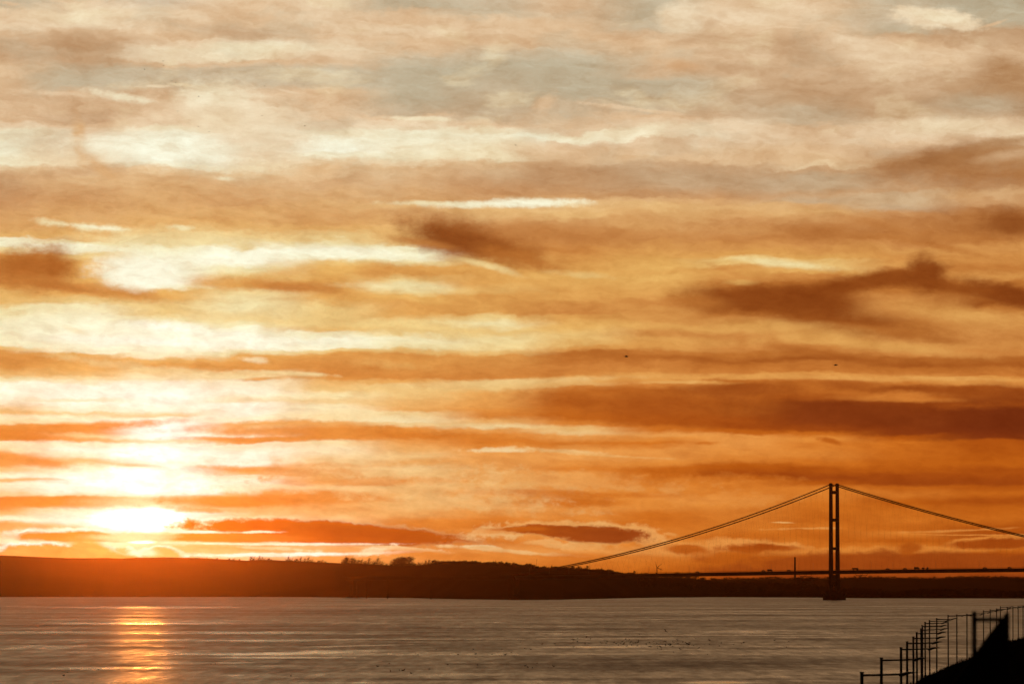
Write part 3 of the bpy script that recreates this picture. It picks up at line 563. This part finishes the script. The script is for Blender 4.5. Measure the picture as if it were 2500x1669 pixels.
def wood(name, spots, seed, label):
    """a far wood that reads as one mass"""
    rd = random.Random(seed); b = MB()
    for (loc, h, w) in spots:
        c, _ = crown_mb(h, w, 9, 16, rd.randrange(99999), sway=.1, base=.0, ls=(.8, 1.9))
        c.v = [(q[0] + loc[0], q[1] + loc[1], q[2] + loc[2]) for q in c.v]; b.add(c.v, c.f)
    o = b.build(name, LEAF); tag(o, label, 'woodland', kind='stuff')
rd = random.Random(5); sp = []
for i in range(250):
    x = 1055 + i * 2.1 + rd.uniform(-2, 2); h = 5.2 + 3 * vnoise(x / 19, 7) + rd.uniform(-1, 1)
    if x > 1400: h *= .8
    sp.append((ridge_pt(x) + Vector((0, rd.uniform(-14, 6), -1.5)), h, 7))
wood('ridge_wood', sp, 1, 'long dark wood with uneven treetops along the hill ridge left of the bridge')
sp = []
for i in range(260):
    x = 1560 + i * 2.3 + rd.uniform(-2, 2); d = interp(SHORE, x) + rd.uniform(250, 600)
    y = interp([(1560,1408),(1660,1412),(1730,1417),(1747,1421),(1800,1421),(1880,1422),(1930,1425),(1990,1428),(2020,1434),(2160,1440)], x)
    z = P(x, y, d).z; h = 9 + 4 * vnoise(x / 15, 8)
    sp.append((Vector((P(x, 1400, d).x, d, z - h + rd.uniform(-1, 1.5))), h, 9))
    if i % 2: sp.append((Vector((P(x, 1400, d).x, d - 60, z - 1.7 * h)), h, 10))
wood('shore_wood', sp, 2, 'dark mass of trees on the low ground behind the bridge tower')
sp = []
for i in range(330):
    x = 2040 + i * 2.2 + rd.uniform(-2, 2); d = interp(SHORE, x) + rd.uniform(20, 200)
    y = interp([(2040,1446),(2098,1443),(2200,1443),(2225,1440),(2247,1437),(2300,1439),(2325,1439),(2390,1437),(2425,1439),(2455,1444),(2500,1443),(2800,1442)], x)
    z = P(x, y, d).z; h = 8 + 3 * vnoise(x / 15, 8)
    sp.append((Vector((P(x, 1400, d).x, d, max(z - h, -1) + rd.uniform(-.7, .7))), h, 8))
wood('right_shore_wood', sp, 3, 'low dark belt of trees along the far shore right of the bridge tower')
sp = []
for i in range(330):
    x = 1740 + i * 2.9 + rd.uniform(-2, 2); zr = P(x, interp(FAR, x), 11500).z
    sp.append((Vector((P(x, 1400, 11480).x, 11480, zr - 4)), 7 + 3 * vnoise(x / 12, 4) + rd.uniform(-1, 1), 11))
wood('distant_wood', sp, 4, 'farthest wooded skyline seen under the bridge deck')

# ------------------------------------------------------------------ bridge
TH = R(32); AX = Vector((-math.cos(TH), math.sin(TH), 0)); SD = Vector((math.sin(TH), math.cos(TH), 0)); D0 = 6530
T0 = Vector(((2036 - 1250) / FP * D0, D0, 0))
def BP(s, o, z): return T0 + AX * s + SD * o + Vector((0, 0, z))
HALF = 9.0; MAIN = 1410; SIDE = 500
def cable_z(s):
    if s >= 0: return 154 - .3552 * s + 2.296e-4 * s * s
    t = -s
    if t > MAIN: return 154 - .33 * (t - MAIN)
    t = min(t, MAIN - t)
    if t < 300: return 154 - .2877 * t + 1.3e-4 * t * t
    z0 = 154 - .2877 * 300 + 1.3e-4 * 9e4; m0 = (-.2877 + 2.6e-4 * 300) * 405; k = (t - 300) / 405
    return (2*k**3 - 3*k*k + 1) * z0 + (k**3 - 2*k*k + k) * m0 + (-2*k**3 + 3*k*k) * 46
def deck_z(s):
    if s >= 0: return 39.7 - .0136 * s if s < 500 else 32.9
    t = -s
    if t > MAIN: return 39.7
    return 39.7 + .0107 * t - 7.6e-6 * t * t
br = tag(empty('suspension_bridge', BP(0, 0, 0)), 'long suspension bridge with a tall twin-legged tower rising from the river', 'bridge')
inv = Matrix.Translation(-BP(0, 0, 0))
def L(p): return Vector(p) - BP(0, 0, 0)
def ring(s, o, z, a, b): return [L(BP(s - a, o - b, z)), L(BP(s + a, o - b, z)), L(BP(s + a, o + b, z)), L(BP(s - a, o + b, z))]
for s0 in (0, -MAIN):
    tw = MB(); tw.loft([ring(s0, 0, z, 4., 13) for z in (0, .01)])
    # caisson: rounded block standing in the river
    cz = MB(); n = 20
    def oval(z, k): return [L(BP(s0 + 14 * k * math.cos(6.28318 * i / n), 0 + 19 * k * math.sin(6.28318 * i / n) , z)) for i in range(n)]
    cz.loft([oval(-3, 1), oval(6.5, 1), oval(7, .985), oval(7.01, .8), oval(11, .76), oval(11.4, .74)])
    if s0 == 0 or True:
        cz.build('pier', CONC, br)
    for sg in (-1, 1):
        lb = MB(); lb.loft([ring(s0, sg * HALF * k, z, a, a) for z, a, k in ((9, 2.35, 1.06), (40, 2.2, 1.04), (100, 1.95, 1.02), (153.5, 1.75, 1.0))])
        lg = lb.build('tower_leg', CONC, br)
        sb = MB(); sb.loft([ring(s0, sg * HALF, z, a, b) for z, a, b in ((153.5, 2.3, 1.7), (155.0, 2.1, 1.5), (156.3, 1.0, 1.2))]); sb.build('cable_saddle', STEEL, lg)
    for z0, z1 in ((141.8, 146.2), (105, 109), (67, 70.8), (27, 34)):
        cb = MB(); cb.loft([ring(s0, o, (z0 + z1) / 2, 1.5, .01) for o in (0,)] * 0 + [[L(BP(s0 - 1.5, o, z0)), L(BP(s0 + 1.5, o, z0)), L(BP(s0 + 1.5, o, z1)), L(BP(s0 - 1.5, o, z1))] for o in (-HALF + 1.4, HALF - 1.4)])
        cb.build('cross_beam', CONC, br)
# deck: a slim trapezoid box girder, then the approach that curves away to the hills
db = MB(); rings = []
for i in range(-170, 51):
    s = i * 10; z = deck_z(s)
    rings.append([L(BP(s, o, z + q)) for o, q in ((-8, 0), (-7.9, -1.3), (-4.5, -4.9), (4.5, -4.9), (7.9, -1.3), (8, 0))])
db.loft(rings); db.build('deck', CONC, br)
ab = MB(); rings = []; ap = []
p = BP(500, 0, 0); ang = math.atan2(AX.y, AX.x)
for i in range(38):
    ap.append(p.copy()); rings.append([L(p + Vector((math.cos(ang - 1.5708) * o, math.sin(ang - 1.5708) * o, 32.9 + q))) for o, q in ((-8, 0), (-7.9, -1.3), (-4.5, -4.9), (4.5, -4.9), (7.9, -1.3), (8, 0))])
    ang += (math.atan2(p.y, p.x) - ang) * .16; p = p + Vector((math.cos(ang), math.sin(ang), 0)) * 50
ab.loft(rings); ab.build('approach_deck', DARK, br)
for i in range(0, 34, 4):
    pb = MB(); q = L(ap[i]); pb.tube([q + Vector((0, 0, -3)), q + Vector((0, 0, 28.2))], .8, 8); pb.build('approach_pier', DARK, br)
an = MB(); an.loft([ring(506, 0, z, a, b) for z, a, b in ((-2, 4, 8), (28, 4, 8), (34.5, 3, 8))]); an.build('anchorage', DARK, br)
for sg in (-1, 1):
    pr = MB()
    for i in range(-170, 50):
        a = L(BP(i * 10, sg * 7.9, deck_z(i * 10) + 1.1)); b2 = L(BP(i * 10 + 10, sg * 7.9, deck_z(i * 10 + 10) + 1.1))
        pr.tube([a, b2], .09, 4, False); pr.tube([a, a - Vector((0, 0, 1.15))], .06, 4, False)
    pr.build('parapet', STEEL, br)
    cbm = MB(); pts = [L(BP(s, sg * HALF, cable_z(s) + .6)) for s in range(SIDE, -MAIN - 330, -10)]
    cbm.tube(pts, .66, 8); cab = cbm.build('main_cable', STEEL, br)
    hl = MB()
    for side in (1.0, -1.0):
        pts = [L(BP(s, sg * HALF + side * .5, cable_z(s) + 1.9)) for s in range(SIDE, -MAIN - 10, -10)]
        hl.tube(pts, .03, 4)
    hl.build('hand_line', STEEL, cab)
    for s in list(range(26, 480, 22)) + list(range(-26, -420, -22)):
        a = L(BP(s - .5, sg * HALF, cable_z(s - .5) + .6)); b2 = L(BP(s + .5, sg * HALF, cable_z(s + .5) + .6))
        cc = MB(); cc.tube([a, b2], .85, 8); cc.build('cable_clamp', STEEL, cab)
cnt = 0; rest = MB()
lst = []
for sg in (-1, 1):
    for s in list(range(22, 470, 18)) + list(range(-22, -1400, -18)):
        lst += [(abs(s), s, sg, 9), (abs(s), s, sg, -9)]
lst.sort()
for _, s, sg, dx in lst:
    hb2 = rest if cnt >= 100 else MB()
    a = L(BP(s, sg * HALF, cable_z(s) + .3)); b2 = L(BP(s + dx, sg * HALF, deck_z(s + dx)))
    if cable_z(s) - deck_z(s) < 1.5: continue
    hb2.tube([a, b2], .032, 4)
    if cnt < 100: hb2.build('hanger', STEEL, br)
    cnt += 1
tag(rest.build('hanger', STEEL, br), kind='stuff')

# travelling inspection cradles hung under the deck
def gantry():
    g = empty('inspection_cradle', (0, 0, 0)); f = MB()
    f.box((-3.6, -8.5, -2.6), (3.6, 8.5, -2.0)); f.build('platform', STEEL, g)
    for sx in (-1, 1):
        for sy in (-1, 1):
            q = MB(); q.tube([(sx * 5.6, sy * 7, 0.3), (sx * 4.9, sy * 7, -1.4), (sx * 3.4, sy * 7, -2.3)], .28, 6); q.build('hanger_arm', STEEL, g)
    return g
g0 = gantry(); axr = math.atan2(AX.y, AX.x)
g0.location = BP(44, 0, deck_z(44) - 4.9); g0.rotation_euler = (0, 0, axr); tag(g0, 'inspection cradle hung under the deck left of the tower', 'cradle', 'inspection cradles under the deck')
g1 = copy_tree(g0); g1.location = BP(-41, 0, deck_z(-41) - 4.9); tag(g1, 'inspection cradle hung under the deck right of the tower', 'cradle', 'inspection cradles under the deck')

# lamp columns along the deck
dl = empty('deck_lamp', (0, 0, 0)); q = MB(); q.tube([(0, 0, 0), (0, 0, 9.5)], [.11, .07], 6); q.build('pole', GALV, dl)
q = MB(); q.tube([(0, -1.5, 9.6), (0, 0, 9.45), (0, 1.5, 9.6)], .06, 5); q.build('arm', GALV, dl)
for sg in (-1, 1):
    q = MB(); q.box((-.2, sg * 1.5 - .35, 9.5), (.2, sg * 1.5 + .35, 9.7)); q.build('lamp_head', PAINT, dl)
first = True
for i, s in enumerate(list(range(480, 20, -32)) + list(range(-24, -310, -32))):
    o = dl if first else copy_tree(dl); first = False
    o.location = BP(s, 0, deck_z(s)); o.rotation_euler = (0, 0, axr)
    if s > 0: tag(o, 'slim lamp column standing on the bridge deck left of the tower', 'street lamp', 'lamp columns on the deck left of the tower')
    else: tag(o, 'slim lamp column standing on the bridge deck right of the tower', 'street lamp', 'lamp columns on the deck right of the tower')

# traffic
def wheels(root, xs_, r, hw):
    for x in xs_:
        for sg in (-1, 1):
            q = MB(); q.tube([(x, sg * hw - .12, r), (x, sg * hw + .12, r)], r, 12); q.build('wheel', TYRE, root)
def make_car():
    c = empty('car', (0, 0, 0)); b = MB()
    prof = [(-2.1,.35),(-2.15,.8),(-1.3,.95),(-.75,1.42),(.75,1.45),(1.5,.98),(2.1,.9),(2.12,.4)]
    b.prism([(x, -.85, z) for x, z in prof], (0, 1.7, 0)); b.build('body', PAINT, c)
    wheels(c, (-1.3, 1.3), .33, .78); return c
def make_van():
    c = empty('van', (0, 0, 0)); b = MB()
    prof = [(-2.7,.4),(-2.75,1.1),(-2.0,1.35),(-1.5,2.2),(2.6,2.3),(2.7,.4)]
    b.prism([(x, -.95, z) for x, z in prof], (0, 1.9, 0)); b.build('body', PAINT, c)
    wheels(c, (-1.7, 1.7), .36, .86); return c
def make_lorry(kind):
    c = empty('lorry', (0, 0, 0)); b = MB(); b.prism([(x, -1.2, z) for x, z in ((-6,.6),(-6.05,2.2),(-5.7,3.3),(-4.2,3.4),(-4.2,.6))], (0, 2.4, 0)); b.build('cab', PAINT, c)
    b = MB(); b.box((-4.0, -1.25, 1.1), (5.8, 1.25, 3.9 if kind else 1.5))
    if not kind: b.prism([(x, -1.2, z) for x, z in ((0, 1.5), (1.5, 2.8), (5.4, 3.1), (5.6, 1.5))], (0, 2.4, 0)); b.box((-4., -1.2, 1.5), (-3.4, 1.2, 3.2))
    b.build('load_bed', PAINT, c); wheels(c, (-5, -3, 3, 4.3), .5, 1.05); return c
def sx_of(x):   # distance along the bridge seen at print position x
    q = (x - 1250) / FP; return (T0.x - q * D0) / (math.cos(TH) + q * math.sin(TH))
car0 = make_car(); van0 = make_van(); lo0 = make_lorry(True); lo1 = make_lorry(False)
fst = {}
for proto, x, lab in ((car0,1705,'dark car farthest along the deck toward the left hills'),(car0,1866,'dark car just ahead of a van left of the chimney'),(van0,1882,'dark van on the deck left of the chimney'),
                 (car0,1928,'dark car on the deck beside the chimney'),(lo0,2090,'box lorry on the deck just right of the tower'),(car0,2169,'dark car on the deck right of the box lorry'),
                 (car0,2211,'dark car on the deck just left of the two-humped lorry'),(van0,2240,'tall dark van on the deck leading the tipper lorry'),(lo1,2260,'flat lorry with a humped load on the deck, right of a van'),
                 (car0,2406,'dark car at the right of the deck before the frame edge'),(car0,2466,'dark car on the deck nearest the right frame edge')):
    o = copy_tree(proto) if proto in fst else proto; fst[proto] = 1
    s = sx_of(x); o.location = BP(s, -3.2, deck_z(s) + .02); o.rotation_euler = (0, 0, axr)
    k = .75 if proto is lo0 else .8 if proto is lo1 else 1.35; o.scale = (k, k, k)
    tag(o, lab, {car0: 'car', van0: 'van'}.get(proto, 'lorry'), 'vehicles crossing the bridge')

# chimney and works behind the deck
p = P(1941, 1425.7, 9300); p.z = 0
ch = tag(empty('chimney', (p.x, p.y, 0)), 'tall slender dark chimney rising behind the bridge deck left of the tower', 'chimney')
q = MB(); q.tube([(0, 0, 0), (0, 0, 30), (0, 0, 71)], [2.4, 2.0, 1.55], 16, True); q.build('shaft', CONC, ch)
q = MB(); q.tube([(0, 0, 71.02), (0, 0, 73)], 1.85, 16); q.build('rim', STEEL, ch)
def works(x, w, ytop, lab, kind):
    c = P(x, ytop, 9350); b = tag(empty('works_building', (c.x, c.y, 0)), lab, 'building')
    m = MB(); hw = w / 2 * 9350 / FP; m.box((-hw, -10, 0), (hw, 10, c.z - 3)); m.build('wall', CONC, b)
    m = MB()
    if kind: m.prism([(-hw - .5, -10.5, c.z - 2.98), (hw + .5, -10.5, c.z - 2.98), (0, -10.5, c.z)], (0, 21, 0))
    else: m.box((-hw - 1.2, -10.8, c.z - 2.98), (hw + 1.2, 10.8, c.z)); m.box((-hw * .3, -3, c.z + .01), (hw * .3, 3, c.z + 1.4))
    m.build('roof', STEEL, b)
works(1948, 16, 1408, 'dark gabled works building at the foot of the tall chimney', True)
works(1981, 9, 1408.5, 'square-topped dark works tower between the chimney and the bridge tower', False)
works(1968, 18, 1413, 'low flat works shed between the chimney and the square works tower', False)

# wind turbine and masts
p = P(1604, 1386, 9500)
wt = tag(empty('wind_turbine', (p.x, p.y, 0)), 'small wind turbine with its blades against the orange sky above the deck', 'wind turbine')
q = MB(); q.tube([(0, 0, 0), (0, 0, p.z)], [1.4, .75], 10); q.build('tower', STEEL, wt)
q = MB(); q.tube([(0, 2.5, p.z + .4), (0, -2.5, p.z + .4)], [1., .8], 8); nac = q.build('nacelle', STEEL, wt)
for a in (104, 42, -20):
    d = Vector((math.cos(R(a)), 0, math.sin(R(a)))); s = Vector((-d.z, 0, d.x)); o = Vector((0, -2.8, p.z + .4))
    q = MB(); q.prism([o, o + d * 2 + s * .9, o + d * 12.5 + s * .1, o + d * 12.5 - s * .1, o + d * 2 - s * .3], (0, .3, 0)); q.build('blade', STEEL, wt)
for x, yt, d, lean, lab in ((1309, 1363, 8950, 1.2, 'thin leaning mast on the wooded ridge left of where the cable meets it'), (1440, 1364, 8950, 0, 'thin upright mast behind the lower end of the bridge cable'), (1614, 1386, 9300, 0, 'thin mast beside the small wind turbine')):
    p = P(x, yt, d); m = tag(empty('mast', (p.x, p.y, 0)), lab, 'mast')
    q = MB(); q.tube([(-lean, 0, 10), (lean, 0, p.z)], [.35, .18], 6); q.build('pole', STEEL, m)
    q = MB(); q.tube([(lean - .9, 0, p.z - 3), (lean + .9, 0, p.z - 3)], .15, 5); q.build('aerial', STEEL, m)

# ------------------------------------------------------------------ near land, road lamps
EDGE = [(2050,1760),(2150,1715),(2205,1684),(2222,1673),(2236,1668.5),(2245,1660),(2259,1651),(2283,1641.4),(2313,1627.4),(2336,1619),(2371,1606.7),(2420,1588),(2465,1566.5),(2486,1559.4),(2500,1557),(2560,1550),(2700,1538),(3000,1530)]
nb = MB(); rows = []
for i in range(240):
    x = 2050 + i * 4; e = P(x, interp(EDGE, x), 262).z + vnoise(x / 6, 1) * .05 + vnoise(x / 2.3, 2) * .03
    pr_ = []
    for dd, k in ((-150, -9), (-60, -3.6), (-20, -1.2), (-5, -.25), (0, 0), (4, -.2), (12, -2), (25, -8), (34, -12.5)):
        pr_.append((P(x, 1600, 262).x * (262 + dd) / 262, 262 + dd, max(e + k, 3.3)))
    rows.append(pr_)
n = 9; nb.v = [q for c in rows for q in c]
nb.f = [(i * n + j, (i + 1) * n + j, (i + 1) * n + j + 1, i * n + j + 1) for i in range(len(rows) - 1) for j in range(n - 1)]
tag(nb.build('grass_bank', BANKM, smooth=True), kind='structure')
# coarse grass along the crest of the bank
gb = MB(); rg = random.Random(3)
for i in range(2600):
    x = rg.uniform(2200, 2560); c = P(x, interp(EDGE, x), 262); h = rg.uniform(.03, .16) * (1.8 if vnoise(x / 9, 6) > .2 else .8); l = rg.uniform(-.05, .05)
    y = c.y + rg.uniform(-3, 1); z = c.z - max(0, c.y - y) * .06 - .05
    gb.add([(c.x - .012, y, z), (c.x + .012, y, z), (c.x + l, y, z + .05 + h)], [(0, 1, 2)])
tag(gb.build('bank_grass', BANKM), 'coarse dark grass along the crest of the black bank', 'grass', kind='stuff')
# low shore and the road the lamps stand on
LAMPS = [(650,865),(850,712),(1058,603),(1120,541),(1190,490),(1226,442),(1272,404),(1281,368),(1310,337),(1357,315),(1430,295),(1550,262),(1640,256),(1745,248),(1835,232),(1918,213),(1988,203),(2055,193),(2095,170),(2165,180),(2225,172),(2281,166),(2330,161),(2385,156)]
lp = []
for cx, cy in LAMPS:
    x, y = 1950 + cx / 4.271, 1440 + cy / 4.271
    d = 5.47 / ((y - HZ) / FP); lp.append(Vector(((x - 1250) / FP * d, d, 0)))
path = sorted(lp, key=lambda p: p.y)
path = [Vector((path[0].x - 9, 120, 0)), Vector((path[0].x - 3.5, 220, 0))] + path[:10] + path[10::3]
sh = MB(); rd_ = MB(); n = len(path); sv = []; rv = []
for i, p in enumerate(path):
    sv += [(p.x - 6, p.y, -.5), (p.x - 3, p.y, 3.2), (p.x + 400, p.y, 3.2)]
    rv += [(p.x + .8, p.y, 3.3), (p.x + 12, p.y, 3.3)]
sh.v = sv; sh.f = [(3*i+k, 3*i+k+1, 3*(i+1)+k+1, 3*(i+1)+k) for i in range(n - 1) for k in range(2)]
rd_.v = rv; rd_.f = [(2*i, 2*i+1, 2*i+3, 2*i+2) for i in range(n - 1)]
tag(sh.build('near_shore', BANKM), kind='structure'); tag(rd_.build('road', ROAD), kind='structure')

def make_lamp():
    r = empty('street_lamp', (0, 0, 0)); H = 12.25
    q = MB(); q.tube([(0, 0, 0), (0, 0, 1.5), (0, 0, 1.55), (0, 0, H)], [.15, .15, .125, .11], 10); q.tube([(0, 0, H), (0, 0, H + .09)], .14, 10); q.build('pole', GALV, r)
    q = MB(); q.tube([(0, 0, H - .12), (1.2, 0, H - .10), (2.35, 0, H - .06)], [.07, .062, .058], 8); q.build('arm', GALV, r)
    q = MB(); rings = []
    for x, z, w, h in ((2.3, -.10, .05, .04), (2.42, -.12, .13, .075), (2.62, -.05, .16, .085), (2.85, .02, .15, .065), (3.1, .04, .11, .045), (3.35, .045, .05, .02)):
        rings.append([(x, 1.3 * w * math.cos(k * .7854), H + z + 1.35 * h * math.sin(k * .7854)) for k in range(8)])
    q.loft(rings); q.build('lamp_head', PAINT, r, True)
    return r
l0 = make_lamp()
for i, p in enumerate(lp):
    o = l0 if i == 0 else copy_tree(l0)
    o.location = (p.x, p.y, 3.3); o.rotation_euler = (0, random.uniform(-.004, .004), random.uniform(-.12, .1))
    if i == 0: lab, g = 'lowest and nearest street lamp, at the bottom edge left of the dark bank', None
    elif i == 1: lab, g = 'second street lamp from the left, clear against the water', None
    elif i == 2: lab, g = 'third street lamp from the left, standing just before the tight cluster of columns', None
    elif i <= 10: lab, g = 'street lamp column in the tight overlapping cluster on the bend', 'street lamps in the tight cluster'
    else: lab, g = 'thin distant street lamp column in the long row rising to the right frame edge', 'street lamps in the long right row'
    tag(o, lab, 'street lamp', g or 'street lamps along the shore road')

# small growth on the left foot of the bank
p = P(2220, 1664, 258)
bu = tag(empty('scrub_bush', (p.x, p.y, p.z - 1.3)), 'small dark scrub bush at the left foot of the black bank', 'bush')
cbm, _ = crown_mb(1.5, .7, 12, 30, 77, base=.0, ls=(.02, .07)); cbm.build('crown', BANKM, bu)
q = MB(); q.tube([(0, 0, -1), (0, 0, .9)], [.05, .03], 6); q.build('stem', BARK, bu)

# out-of-focus frame close to the camera
DN = 60
gf = tag(empty('guard_frame', P(2418, 1700, DN)), 'blurred dark metal guard frame with a sloping solid side, close to the camera', 'railing')
def G(x, y, dy=0): return P(x, y, DN) + Vector((0, dy, 0)) - gf.location
def slab(name, pts, th, m=FRAMEM, dy=0):
    q = MB(); q.prism([G(x, y, dy) for x, y in pts], (0, th, 0)); return q.build(name, m, gf)
slab('post', [(2374, 1494), (2377.5, 1491), (2381, 1491), (2383.5, 1494), (2383.5, 1720), (2374, 1720)], .08)
slab('top_bar', [(2384, 1506.5), (2452, 1506.5), (2452, 1516.5), (2384, 1516.5)], .06, dy=.01)
slab('post', [(2453, 1499), (2457, 1495), (2462, 1495), (2464, 1500), (2464.5, 1560), (2466, 1720), (2452.6, 1720)], .08)
slab('sloping_panel', [(2452.4, 1503), (2452.4, 1720), (2290, 1720), (2353, 1632), (2384.5, 1590), (2420, 1542)], .12, dy=-.005)

# ------------------------------------------------------------------ birds
def ell(b, c, r, ns=7, nr=5, rot=0):
    rings = []
    for i in range(1, nr):
        a = math.pi * i / nr; rings.append([(c[0] - r[0] * math.cos(a), c[1] + r[1] * math.sin(a) * math.cos(6.283 * k / ns), c[2] + r[2] * math.sin(a) * math.sin(6.283 * k / ns)) for k in range(ns)])
    b.loft(rings)
def bird_mb(up, span=1.2):
    b = MB(); ell(b, (0, 0, 0), (.26, .075, .075), 8, 8); ell(b, (.24, 0, .03), (.075, .045, .045), 7, 6)
    b.prism([(.30, -.012, .04), (.30, .012, .04), (.37, 0, .02)], (0, 0, .012))
    b.prism([(-.2, -.03, .01), (-.42, -.07, .02), (-.42, .07, .02), (-.2, .03, .01)], (0, 0, .012))
    for sg in (-1, 1):
        e = span * .25; t = span * .5
        pts = [(.12, 0), (.17, e), (.02, t), (-.06, t * .9), (-.03, e), (-.08, 0)]
        za = lambda y: (up * y / e if y < e else up - (y - e) / (t - e) * up * .35)
        a = [(x, sg * (y + .04), za(y) + .02) for x, y in pts]; c = [(x, y, z - .018) for x, y, z in a]
        b.add(a + c, [(0, 1, 4, 5), (1, 2, 3, 4), (11, 10, 7, 6), (10, 9, 8, 7)] + [(i, (i + 1) % 6, (i + 1) % 6 + 6, i + 6) for i in range(6)])
    return b
def swim_mb():
    b = MB(); ell(b, (0, 0, .06), (.28, .12, .11), 8, 8); b.tube([(.2, 0, .08), (.25, 0, .2), (.27, 0, .27)], [.06, .045, .04], 7); ell(b, (.29, 0, .29), (.07, .045, .045), 7, 6)
    b.prism([(.34, -.01, .28), (.34, .01, .28), (.42, 0, .27)], (0, 0, .015)); b.prism([(-.2, -.05, .1), (-.4, 0, .16), (-.2, .05, .1)], (0, 0, .02))
    return b
BM = [b.build('flying_bird', FEATH).data for b in (bird_mb(.22), bird_mb(.03), bird_mb(-.12))] + [swim_mb().build('swimming_bird', FEATH).data]
for o in [o for o in C.objects if o.name.startswith(('flying_bird', 'swimming_bird'))]: bpy.data.objects.remove(o)
def bird(k, x, y, d, sc, rz, label, group, roll=0, water=False):
    o = bpy.data.objects.new('swimming_bird' if k == 3 else 'flying_bird', BM[k]); C.objects.link(o)
    o.location = P(x, y, d); o.scale = (sc,) * 3; o.rotation_euler = (roll, 0, rz)
    if water: o.location.z = 0
    tag(o, label, 'bird', group)
G1 = 'tiny dark bird in the loose flock high in the pale upper left sky'
for x, y in ((353,170),(399,160),(398,150),(419,198),(429,202),(546,157),(646,210),(485,236),(434,272),(640,283),(484,309),(511,322),(744,308)):
    bird(random.choice((0, 1, 2)), x, y, 1120, .5, random.uniform(0, 6.28), G1, 'tiny birds high in the upper left sky')
bird(0, 1259, 355, 1300, .8, 1.2, 'small bird alone below the bright cloud in the upper middle sky', 'birds in the sky', .3)
bird(1, 1529, 870, 1000, 1.5, .15, 'larger dark bird flying on the left over the orange streaks', 'birds in the sky', .25)
bird(1, 2040, 891, 1000, 1.5, -.1, 'larger dark bird flying on the right above the tower', 'birds in the sky', -.1)
bird(0, 341, 1109, 1300, .85, 1.4, 'dark bird crossing the white glow above the sun', 'birds in the sky', .2)
bird(1, 1618, 1238, 1500, .4, 0, 'speck of a bird in the orange sky just above the cable', 'birds in the sky')
bird(0, 1672, 1459, 1350, 1.15, 1.57, 'gull with arched wings right on the far waterline', 'birds over the water')
bird(0, 1625, 1540, 1050, 1.0, 2.3, 'large dark gull banking over the pale middle water', 'birds over the water', .7)
bird(0, 1800.6, 1583, 1000, .7, 1.57, 'gull with arched wings right of the dense flock', 'birds over the water')
bird(0, 1351, 1665, 900, .8, 1.5, 'gull flying at the very bottom edge near the middle', 'birds over the water')
bird(2, 1320, 1503, 1300, .7, 1.8, 'small gull over the brown water below the wooded ridge', 'birds over the water')
bird(1, 2063, 1544, 1200, .7, .4, 'gull low over the water left of the street lamps', 'birds over the water')
# (print position) birds sitting on or skimming the water
W1 = [(984,1635,.9),(953,1637,.7),(975,1635,.6),(1004,1642,.6),(922,1625,.7),(710,1648,.5),(1015,1595,.6),(1020,1597,.6),(835,1600,.5),(739,1566,.5),(687,1546,.6),(629,1547,.6),(641,1592,.4),(950,1618,.5),(1048,1632,.5),(1093,1621,.6),(1120,1597,.7),(1118,1596,.5),(1156,1584,.6),(1161,1595,.8),(1162,1603,.5),(1166,1622,.7),(1165,1629,.5),(1226,1585,.6),(1233,1597,.8),(1236,1595,.6),(1248,1592,.6),(1216,1592,.5),(1225,1600,.5),(1201,1596,.5),(1065,1585,.5),(155,1648,.8),(240,1633,.5),(165,1640,.4),(515,1620,.5),(526,1619,.5),(240,1542,.6),(1271,1566,.6),(1281,1582,.6),(1296,1584,.7),(1324,1571,.7),(1282,1624,.7),(1289,1627,.6),(1300,1629,.6),(1338,1629,.5),(1311,1618,.6),(1352,1625,.7),(1354,1570,.6),(1395,1545,.7),(1396,1560,.6),(1374,1539,.5)]
for x, y, s in W1:
    d = (CAMZ) / ((y - HZ) / FP); bird(3, x, y, d, s * 1.7, random.uniform(0, 6.28), 'tiny dark bird floating alone on the brown water left of the dense flock', 'scattered birds floating on the left and middle water', water=True)
rb = random.Random(21)
for i in range(95):
    x = rb.gauss(1610, 75) if i < 70 else rb.uniform(1310, 1930); x = min(max(x, 1400), 1930)
    y = 1571 + (x - 1600) * .012 + rb.gauss(0, 5.5 if i < 70 else 11)
    if i % 3 == 0: bird(rb.choice((0, 2)), x, y - 2, 1500, rb.uniform(.8, 1.2), rb.uniform(0, 6.28), 'tiny dark bird skimming over the water in the dense flock', 'dense flock over the right-hand water', rb.uniform(-.4, .4))
    else:
        d = CAMZ / ((y - HZ) / FP); bird(3, x, y, d, rb.uniform(.9, 1.5), rb.uniform(0, 6.28), 'tiny dark bird sitting on the water in the dense flock', 'dense flock on the right-hand water', water=True)

# ------------------------------------------------------------------ haze
hm = bpy.data.materials.new('haze'); hm.use_nodes = True; t = hm.node_tree; t.nodes.clear()
pv = t.nodes.new('ShaderNodeVolumePrincipled'); pv.inputs['Color'].default_value = (1, .48, .2, 1)
pv.inputs['Density'].default_value = HAZE_DENSITY; pv.inputs['Anisotropy'].default_value = HAZE_G
oo = t.nodes.new('ShaderNodeOutputMaterial'); t.links.new(pv.outputs[0], oo.inputs['Volume'])
q = MB(); q.box((-9500, -100, -6), (9500, 15800, 165)); tag(q.build('haze', hm), kind='stuff')
